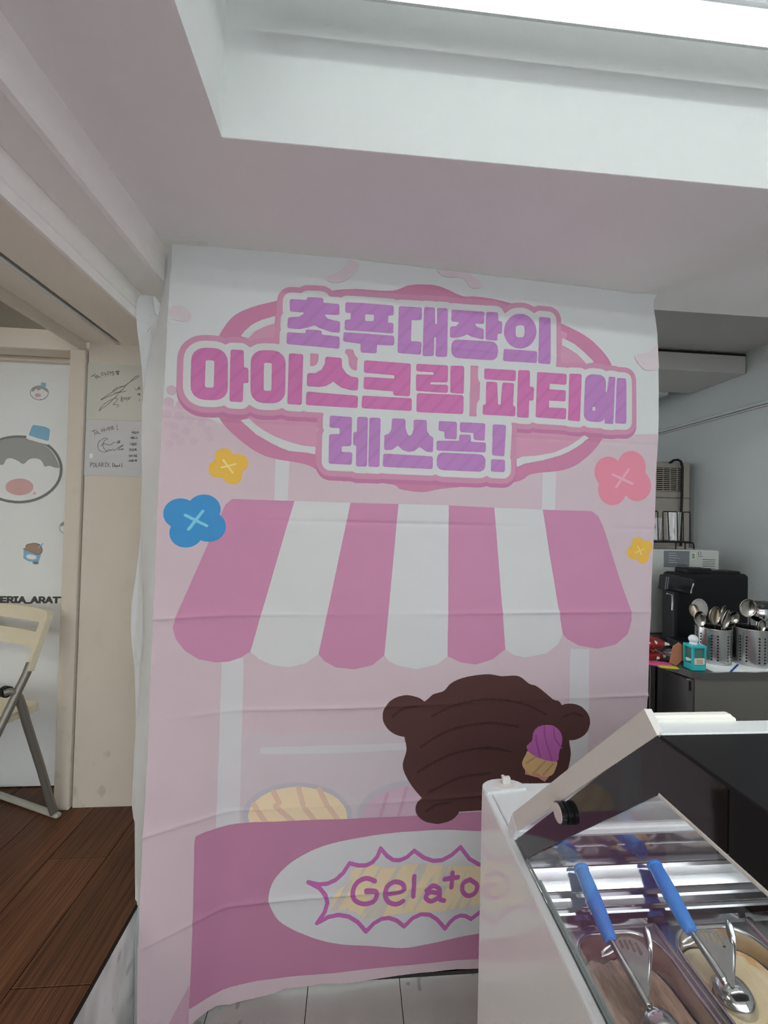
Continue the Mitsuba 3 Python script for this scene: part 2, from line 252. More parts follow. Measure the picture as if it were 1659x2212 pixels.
ART = [
('outline','P',0,[[[-605,2372],[-279,2378],[21,2371],[285,2368],[710,2369],[1024,2364],[1097,2371],[1121,2369],[1109,2352],[1106,2327],[1114,2292],[1125,2223],[1131,2083],[1135,1908],[1130,1830],[1126,1734],[1121,1543],[1115,1387],[1109,1147],[1101,908],[1096,798],[1090,640],[1078,444],[1064,222],[1047,-26],[732,-17],[465,6],[330,12],[180,16],[36,16],[7,18],[-63,21],[-105,17],[-174,16],[-208,7],[-275,3],[-339,2],[-375,16],[-397,19],[-422,19],[-436,15],[-448,6],[-465,0],[-506,17],[-549,42],[-560,170],[-568,275],[-578,416],[-586,567],[-591,770],[-596,956],[-596,1189],[-600,1427],[-603,1656],[-604,1846],[-604,2041],[-605,2224]]]),
('ground','P',0,[[[-672,1847],[-604,1849],[-512,1824],[-443,1797],[-314,1772],[208,1795],[901,1827],[1286,1852],[1242,-441],[-584,-11],[-623,960]]]),
('dot','C',15,[[[-582,1889]]]),
('dot','C',15,[[[-588,1851]]]),
('dot','C',15,[[[-553,1844]]]),
('dot','C',15,[[[-592,1811]]]),
('dot','C',15,[[[-556,1808]]]),
('dot','C',13,[[[-524,1797]]]),
('dot','C',13,[[[-569,1774]]]),
('dot','C',13,[[[-533,1761]]]),
('dot','C',13,[[[-492,1790]]]),
('dot','C',13,[[[-473,1769]]]),
('dot','C',12,[[[-587,1780]]]),
('dot','C',13,[[[-549,1728]]]),
('dot','C',13,[[[-511,1731]]]),
('dot','C',12,[[[-567,1743]]]),
('dot','C',12,[[[-580,1718]]]),
('dot','C',13,[[[-465,1746]]]),
('mark','S',0,[[[-115,2299],[-87,2286],[-49,2295],[-19,2323],[-4,2356],[-35,2366],[-50,2344],[-80,2318]]]),
('mark','S',0,[[[268,2368],[318,2380],[377,2367],[420,2346],[432,2327],[391,2316],[360,2349],[294,2345]]]),
('mark','S',0,[[[-596,2159],[-562,2164],[-536,2139],[-546,2115],[-580,2116],[-598,2133]]]),
('mark','S',0,[[[1028,2127],[1085,2149],[1143,2189],[1144,2102],[1076,2079]]]),
('darker_pink','P',0,[[[-444,121],[-487,53],[-517,16],[-433,-70]]]),  # slightly darker pink triangle at the lower left corner
('pole','P',0,[[[-260,1689],[-215,1691],[-217,1551],[-260,1549]]]),
('pole','P',0,[[[672,1714],[724,1716],[721,1544],[670,1543]]]),
('pole','P',0,[[[-407,1033],[-342,1041],[-340,799],[-332,503],[-405,517],[-407,803]]]),
('pole','P',0,[[[791,1048],[863,1046],[862,737],[854,523],[776,529],[786,741]]]),
('glass','P',0,[[[-341,799],[-217,791],[-10,797],[249,792],[255,478],[-336,503]]]),
('glass','P',0,[[[776,742],[792,740],[792,527],[723,532]]]),
('glint','P',4,[[[-281,752],[-51,752],[206,748],[207,726],[-50,726],[-281,731]]]),
('tubrim','S',0,[[[21,525],[15,499],[-2,476],[-30,456],[-66,442],[-108,434],[-153,433],[-198,439],[-240,451],[-276,468],[-304,491],[-322,516],[-329,542],[-324,568],[-308,592],[-281,612],[-246,627],[-205,635],[-159,637],[-114,632],[-71,620],[-34,602],[-5,579],[14,553]]]),
('tubcream','S',0,[[[4,525],[-1,502],[-16,481],[-41,463],[-74,450],[-112,443],[-152,443],[-193,448],[-231,459],[-264,474],[-289,494],[-305,516],[-311,539],[-307,562],[-292,583],[-268,601],[-236,614],[-199,621],[-158,623],[-117,618],[-78,607],[-45,592],[-19,572],[-2,549]]]),
('tubstripe','L',16,[[[-234,610],[-215,577]]]),
('tubstripe','L',16,[[[-155,619],[-139,566]]]),
('tubstripe','L',16,[[[-89,614],[-62,562]]]),
('tubstripe','L',16,[[[-295,576],[-249,507]]]),
('tubstripe','L',16,[[[-227,569],[-159,506]]]),
('tubstripe','L',16,[[[-132,553],[-94,507]]]),
('tubstripe','L',16,[[[-54,554],[-24,512]]]),
('tubrim','S',0,[[[410,493],[403,463],[384,437],[354,416],[315,401],[270,394],[222,395],[174,403],[129,418],[91,439],[62,464],[44,493],[37,522],[42,551],[60,577],[88,598],[125,613],[169,622],[217,622],[266,615],[312,600],[352,579],[383,553],[403,523]]]),
('tubpink','S',0,[[[392,492],[387,466],[370,444],[342,425],[307,413],[266,406],[222,407],[179,414],[139,427],[104,446],[78,468],[61,493],[55,519],[60,544],[75,566],[101,585],[135,598],[175,605],[219,606],[263,599],[304,586],[340,567],[368,544],[386,519]]]),
('tubpinkstripe','L',12,[[[135,586],[115,518]]]),
('tubpinkstripe','L',12,[[[200,599],[176,517]]]),
('tubpinkstripe','L',12,[[[262,598],[246,520]]]),
('tubpinkstripe','L',12,[[[325,581],[312,515]]]),
('plate','S',0,[[[-455,2048],[-433,2105],[-401,2150],[-347,2182],[-269,2209],[-208,2230],[-94,2257],[-25,2268],[108,2276],[169,2302],[224,2311],[273,2310],[355,2286],[405,2288],[477,2286],[568,2272],[674,2246],[736,2223],[837,2183],[916,2116],[945,2051],[951,1931],[903,1812],[828,1731],[753,1692],[630,1672],[563,1640],[317,1610],[234,1594],[158,1601],[124,1617],[-39,1628],[-101,1643],[-162,1673],[-294,1696],[-389,1756],[-444,1823],[-465,1934]]]),
('inner','S',0,[[[-375,2056],[-337,2102],[-309,2119],[-275,2132],[-205,2152],[675,2202],[737,2144],[796,2116],[833,2082],[879,2029],[884,1927],[830,1820],[769,1778],[710,1752],[641,1737],[594,1732],[544,1721],[-133,1728],[-176,1735],[-224,1747],[-296,1776],[-348,1816],[-378,1866],[-390,1971]]]),
('ring','P',2,[[[-381,2083],[-366,2103],[-349,2121],[-332,2133],[-315,2142],[-273,2157],[-275,2132],[-294,2125],[-310,2118],[-337,2102],[-357,2078]]]),
('ring','P',2,[[[-375,1809],[-348,1816],[-324,1795],[-296,1777],[-260,1759],[-224,1747],[-176,1735],[-131,1732],[-131,1707],[-156,1712],[-216,1715],[-247,1726],[-275,1739],[-323,1765]]]),
('ring','P',2,[[[739,2171],[787,2153],[826,2125],[864,2091],[833,2083],[813,2102],[796,2117],[766,2132],[737,2144]]]),
('ring','P',2,[[[571,1722],[595,1733],[642,1737],[711,1752],[769,1778],[804,1801],[831,1821],[849,1813],[802,1777],[769,1758],[736,1743],[670,1723],[602,1708],[572,1694]]]),
('awning_pink','P',0,[[[-393,1552],[-195,1551],[-321,1060],[-351,1041],[-386,1030],[-425,1031],[-471,1046],[-509,1077],[-535,1115],[-544,1151],[-533,1197],[-425,1497],[-412,1533]]]),
('awning_white','P',0,[[[-195,1551],[-11,1550],[-103,1050],[-144,1020],[-196,1008],[-248,1015],[-293,1035],[-321,1060]]]),
('awning_pink','P',0,[[[-11,1550],[151,1551],[115,1043],[76,1011],[15,998],[-46,1006],[-84,1027],[-103,1050]]]),
('awning_white','P',0,[[[151,1551],[326,1551],[334,1034],[299,1008],[227,993],[163,1007],[131,1022],[115,1043]]]),
('awning_pink','P',0,[[[326,1551],[492,1548],[544,1052],[498,1019],[436,1003],[381,1012],[334,1034]]]),
('awning_white','P',0,[[[492,1548],[673,1546],[760,1101],[741,1065],[697,1033],[618,1021],[575,1031],[544,1052]]]),
('awning_pink','P',0,[[[673,1546],[865,1546],[893,1527],[916,1478],[1027,1185],[1031,1148],[1015,1097],[969,1061],[895,1047],[822,1060],[776,1084],[760,1101]]]),
('counter','P',6,[[[-459,487],[-458,513],[-438,517],[-366,517],[-291,520],[-6,516],[476,503],[1074,506],[1060,22],[461,35],[14,50],[-182,50],[-377,50],[-441,59],[-444,174],[-448,277]]]),
('sign','S',0,[[[-237,300],[-212,354],[-141,406],[-38,441],[113,457],[269,458],[473,438],[702,411],[896,347],[986,261],[947,172],[804,119],[632,109],[466,113],[227,98],[90,115],[-30,138],[-118,168],[-192,207],[-228,255]]]),
('scribble','S',0,[[[-25,289],[17,320],[27,353],[85,363],[137,353],[242,355],[358,337],[468,322],[565,309],[688,268],[662,212],[564,208],[476,203],[328,198],[207,204],[75,200],[38,223],[2,233],[-41,235]]]),
('scratch','L',5,[[[-20,228],[29,291],[71,368]]]),
('scratch','L',6,[[[41,226],[91,288],[133,362]]]),
('scratch','L',7,[[[103,224],[153,286],[197,356]]]),
('scratch','L',8,[[[166,221],[217,283],[261,350]]]),
('scratch','L',9,[[[229,218],[282,280],[327,344]]]),
('scratch','L',10,[[[294,216],[347,276],[393,338]]]),
('scratch','L',5,[[[359,213],[413,273],[460,332]]]),
('scratch','L',6,[[[425,210],[480,270],[528,325]]]),
('scratch','L',7,[[[492,207],[548,267],[597,319]]]),
('burst','L',-13,[[[-115,325],[-83,316],[-54,317],[-28,327],[-4,346],[16,374],[46,365],[71,364],[91,372],[107,389],[117,414],[138,390],[159,375],[182,372],[206,379],[230,397],[263,371],[295,358],[327,357],[359,369],[390,394],[422,352],[458,329],[495,325],[537,339],[581,373],[628,339],[674,312],[718,290],[762,274],[805,264],[764,240],[737,217],[723,194],[723,170],[736,147],[710,163],[683,171],[657,171],[631,163],[605,147],[569,173],[534,188],[499,190],[464,181],[429,160],[410,172],[392,176],[374,172],[356,160],[339,141],[312,173],[285,191],[257,195],[229,186],[200,163],[175,184],[149,195],[124,194],[100,183],[75,160],[48,191],[18,211],[-14,219],[-48,215],[-83,201],[-60,230],[-52,258],[-58,283],[-79,305],[-115,325]]]),
('signtext','L',15,[[[100,313],[72,324],[43,314],[29,288],[37,260],[66,247],[99,253],[106,280],[73,287]]]),
('signtext','L',15,[[[139,270],[192,275],[194,295],[168,306],[142,294],[135,267],[147,245],[173,235],[195,242]]]),
('signtext','L',15,[[[232,315],[229,254]]]),
('signtext','L',15,[[[274,268],[295,282],[317,270],[319,239],[334,231]]]),
('signtext','L',15,[[[317,256],[286,262],[271,247],[290,233],[316,244]]]),
('signtext','L',15,[[[363,314],[359,270]]]),
('signtext','L',15,[[[335,298],[382,298]]]),
('signtext','L',15,[[[425,286],[401,278],[398,254],[417,236],[443,242],[449,266],[425,286]]]),
('mound','S',0,[[[262,888],[286,907],[323,918],[349,943],[399,961],[479,968],[531,959],[593,957],[635,929],[662,920],[702,890],[726,871],[756,855],[781,781],[789,721],[795,672],[781,620],[760,578],[723,532],[618,505],[466,507],[347,514],[278,547],[234,586],[200,634],[186,676],[198,726],[190,772],[196,837],[224,868]]]),
('mound','S',0,[[[281,833],[279,815],[271,798],[257,785],[240,774],[220,768],[198,767],[177,771],[156,779],[139,791],[126,806],[117,823],[114,841],[116,858],[124,875],[137,889],[154,899],[174,905],[195,907],[217,903],[238,896],[255,884],[269,869],[278,851]]]),
('mound','S',0,[[[869,785],[866,768],[859,753],[847,740],[831,731],[812,725],[793,724],[773,727],[755,735],[740,746],[728,760],[720,776],[717,792],[720,809],[727,824],[739,837],[754,847],[772,853],[792,854],[811,851],[830,844],[846,832],[858,818],[866,802]]]),
('mound','S',0,[[[385,520],[383,507],[375,496],[363,486],[347,479],[328,476],[308,475],[289,479],[270,485],[254,495],[242,506],[234,519],[232,532],[234,545],[241,557],[253,566],[269,573],[287,577],[307,577],[327,574],[346,568],[362,558],[374,547],[382,534]]]),
('swirl','L',9,[[[283,833],[371,871],[491,881],[610,861],[700,819]]]),
('swirl','L',9,[[[246,732],[343,783],[482,800],[595,780]]]),
('swirl','L',9,[[[238,650],[344,699],[473,715],[571,695]]]),
('swirl','L',9,[[[278,583],[385,622],[495,629]]]),
('swirl','L',9,[[[148,839],[186,865],[229,868]]]),
('swirl','L',9,[[[269,520],[308,540],[351,541]]]),
('swirl','L',9,[[[764,806],[802,819],[840,807]]]),
('conecream','S',0,[[[612,654],[625,682],[635,694],[670,680],[739,656],[737,627],[723,607],[691,604],[670,617],[644,614],[623,630]]]),
('conetip','P',0,[[[623,635],[675,614],[718,609],[696,587],[670,603],[623,616]]]),
('conestripe','L',6,[[[628,653],[659,671]]]),
('conestripe','L',6,[[[654,618],[699,656]]]),
('conestripe','L',6,[[[691,611],[728,645]]]),
('berry','S',0,[[[629,711],[648,729],[653,755],[669,774],[700,781],[732,776],[757,752],[763,723],[754,694],[750,680],[747,658],[728,653],[696,661],[664,673],[638,691]]]),
('berrystripe','L',6,[[[664,747],[667,718],[680,672]]]),
('berrystripe','L',6,[[[695,775],[698,736],[723,660]]]),
('berrystripe','L',6,[[[730,771],[735,734],[760,699]]]),
('letter_purple','P',5,[[[-228,2217],[-173,2219],[-174,2229],[-118,2231],[-118,2215],[-65,2215],[-64,2176],[-115,2175],[-103,2162],[-83,2157],[-61,2155],[-61,2116],[-90,2117],[-127,2127],[-146,2135],[-167,2126],[-195,2118],[-233,2118],[-232,2155],[-196,2161],[-176,2176],[-227,2175]]]),
('letter_purple','P',5,[[[-234,2105],[-174,2106],[-173,2120],[-121,2120],[-120,2106],[-61,2104],[-61,2063],[-234,2066]]]),
('letter_purple','P',5,[[[-45,2222],[119,2227],[119,2193],[101,2190],[100,2166],[119,2167],[119,2130],[-46,2127],[-46,2162],[-27,2165],[-26,2186],[-45,2187]],[[22,2187],[52,2188],[51,2166],[22,2164]]]),
('letter_purple','P',5,[[[-49,2120],[123,2123],[123,2089],[65,2086],[63,2057],[9,2056],[9,2085],[-50,2089]]]),
('letter_purple','P',5,[[[136,2227],[217,2230],[217,2186],[182,2183],[181,2110],[218,2111],[217,2066],[135,2065]]]),
('letter_purple','P',5,[[[224,2232],[263,2234],[264,2177],[271,2177],[270,2234],[309,2236],[309,2065],[268,2063],[268,2131],[262,2130],[262,2065],[222,2061]]]),
('letter_purple','P',5,[[[322,2234],[442,2237],[441,2194],[407,2192],[416,2181],[441,2176],[441,2137],[415,2141],[395,2144],[380,2151],[361,2141],[342,2135],[317,2133],[318,2172],[339,2177],[352,2192],[321,2191]]]),
('letter_purple','P',5,[[[447,2237],[492,2240],[493,2209],[508,2209],[508,2165],[492,2163],[491,2138],[447,2138]]]),
('letter_purple','P',24,[[[323,2129],[494,2135],[493,2068],[323,2064]],[[373,2103],[443,2106],[442,2094],[373,2092]]]),
('letter_purple_hole','S',0,[[[592,2181],[591,2169],[589,2163],[585,2159],[576,2158],[567,2158],[562,2161],[560,2166],[559,2178],[559,2190],[562,2196],[566,2199],[575,2201],[584,2201],[589,2198],[591,2193]]]),
('letter_purple','S',0,[[[637,2185],[635,2169],[629,2153],[620,2139],[607,2128],[592,2121],[577,2117],[561,2118],[546,2123],[533,2132],[524,2144],[517,2158],[515,2174],[517,2191],[522,2206],[532,2220],[544,2231],[558,2239],[574,2242],[590,2242],[605,2237],[618,2228],[628,2216],[634,2202]]]),
('letter_purple','P',5,[[[515,2111],[641,2113],[641,2070],[513,2068]]]),
('letter_purple','P',5,[[[647,2239],[692,2240],[693,2070],[645,2071]]]),
('letter_pink','P',40,[[[-530,2032],[-419,2038],[-415,1870],[-526,1863]],[[-486,1995],[-459,1996],[-459,1908],[-485,1906]]]),
('letter_pink','P',5,[[[-411,2036],[-370,2038],[-368,1982],[-354,1981],[-353,1932],[-369,1931],[-369,1868],[-410,1867]]]),
('letter_pink','P',40,[[[-348,2041],[-236,2045],[-234,1871],[-346,1868]],[[-305,2002],[-280,2002],[-279,1910],[-304,1910]]]),
('letter_pink','P',5,[[[-226,2037],[-179,2037],[-180,1869],[-227,1870]]]),
('letter_pink','P',5,[[[-107,2034],[-53,2034],[-50,2002],[-35,1982],[-17,1973],[5,1971],[4,1927],[-20,1927],[-52,1934],[-79,1953],[-101,1937],[-125,1932],[-166,1932],[-165,1976],[-139,1978],[-119,1990],[-108,2011]]]),
('letter_pink','P',5,[[[-166,1915],[5,1910],[5,1868],[-167,1870]]]),
('letter_pink','P',5,[[[22,2031],[183,2033],[183,1989],[182,1920],[124,1919],[123,1933],[22,1934],[23,1975],[126,1977],[126,1988],[22,1989]]]),
('letter_pink','P',5,[[[19,1912],[189,1914],[189,1870],[17,1869]]]),
('letter_pink','P',5,[[[201,2034],[314,2037],[314,1977],[253,1974],[252,1967],[315,1969],[315,1940],[202,1940],[201,1998],[263,2001],[263,2009],[202,2008]]]),
('letter_pink','P',5,[[[322,2037],[372,2039],[372,1941],[323,1941]]]),
('letter_pink','P',9,[[[205,1933],[372,1937],[372,1870],[205,1867]],[[251,1904],[324,1906],[324,1897],[251,1896]]]),
('letter_pink','P',5,[[[445,2037],[563,2039],[563,2000],[445,1998]]]),
('letter_pink','P',5,[[[453,1991],[494,1992],[499,1912],[508,1913],[513,1992],[557,1993],[555,1913],[564,1910],[564,1874],[442,1873],[443,1909],[453,1910]]]),
('letter_pink','P',5,[[[571,2040],[615,2042],[616,1984],[632,1984],[631,1935],[615,1934],[614,1871],[569,1872]]]),
('letter_pink','P',5,[[[642,2039],[758,2041],[757,2001],[692,2000],[691,1980],[756,1981],[754,1940],[691,1939],[690,1914],[759,1916],[757,1875],[640,1875]]]),
('letter_pink','P',5,[[[768,2043],[817,2045],[813,1871],[765,1872]]]),
('letter_purple','P',27,[[[830,2045],[915,2049],[913,1873],[827,1872]],[[869,2006],[880,2006],[873,1912],[861,1914]]]),
('letter_purple','P',4,[[[926,2044],[952,2044],[946,1869],[910,1869],[912,1936],[901,1936],[902,1983],[919,1984]]]),
('letter_purple','P',5,[[[958,2041],[996,2042],[999,1873],[953,1872]]]),
('letter_purple','P',5,[[[-87,1839],[-13,1837],[-13,1740],[-45,1737],[-45,1719],[-9,1719],[-10,1677],[-87,1678],[-88,1776],[-53,1779],[-54,1798],[-87,1798]]]),
('letter_purple','P',5,[[[4,1839],[40,1840],[41,1673],[4,1672],[3,1742],[-7,1742],[-8,1787],[4,1788]]]),
('letter_purple','P',5,[[[45,1839],[83,1840],[83,1673],[45,1673]]]),
('letter_purple','P',5,[[[122,1841],[168,1842],[169,1810],[176,1790],[183,1784],[191,1789],[197,1808],[196,1841],[242,1842],[244,1804],[255,1789],[267,1783],[267,1731],[244,1733],[219,1748],[203,1734],[181,1729],[162,1734],[144,1749],[125,1734],[97,1731],[97,1782],[112,1788],[120,1802]]]),
('letter_purple','P',5,[[[95,1720],[267,1718],[267,1674],[94,1675]]]),
('letter_purple','P',5,[[[284,1841],[350,1842],[349,1780],[306,1781],[305,1805],[284,1807]]]),
('letter_purple','P',5,[[[360,1842],[453,1843],[451,1781],[411,1782],[410,1806],[360,1807]]]),
('letter_purple','P',5,[[[279,1773],[358,1776],[358,1798],[400,1800],[401,1775],[456,1775],[456,1740],[279,1739]]]),
('letter_purple','P',22,[[[281,1733],[456,1733],[455,1672],[280,1672]],[[331,1707],[404,1706],[403,1698],[331,1699]]]),
('letter_purple','P',5,[[[479,1841],[529,1841],[525,1730],[479,1731]]]),
('letter_purple','P',5,[[[475,1718],[528,1718],[528,1674],[476,1674]]]),
('flower_yellow','C',29,[[[-420,1686]]]),
('flower_yellow','C',30,[[[-377,1669]]]),
('flower_yellow','C',30,[[[-394,1629]]]),
('flower_yellow','C',29,[[[-437,1647]]]),
('flower_yellow','C',22,[[[-407,1658]]]),
('stitch_yellow','L',6,[[[-423,1676],[-394,1637]]]),
('stitch_yellow','L',6,[[[-428,1652],[-385,1666]]]),
('flower_blue','C',47,[[[-538,1501]]]),
('flower_blue','C',48,[[[-473,1515]]]),
('flower_blue','C',48,[[[-456,1461]]]),
('flower_blue','C',47,[[[-519,1442]]]),
('flower_blue','C',36,[[[-497,1480]]]),
('stitch_blue','L',9,[[[-476,1510],[-513,1452]]]),
('stitch_blue','L',9,[[[-524,1496],[-463,1464]]]),
('flower_coral','C',57,[[[931,1691]]]),
('flower_coral','C',58,[[[1023,1715]]]),
('flower_coral','C',58,[[[1046,1646]]]),
('flower_coral','C',57,[[[947,1627]]]),
('flower_coral','C',43,[[[986,1670]]]),
('stitch_coral','L',9,[[[1011,1704],[962,1636]]]),
('stitch_coral','L',9,[[[948,1683],[1027,1652]]]),
('flower_yellow','C',25,[[[1052,1429]]]),
('flower_yellow','C',25,[[[1088,1418]]]),
('flower_yellow','C',25,[[[1075,1382]]]),
('flower_yellow','C',25,[[[1035,1397]]]),
('flower_yellow','C',19,[[[1062,1406]]]),
('stitch_yellow','L',4,[[[1054,1421],[1069,1390]]]),
('stitch_yellow','L',4,[[[1046,1398],[1081,1411]]])]
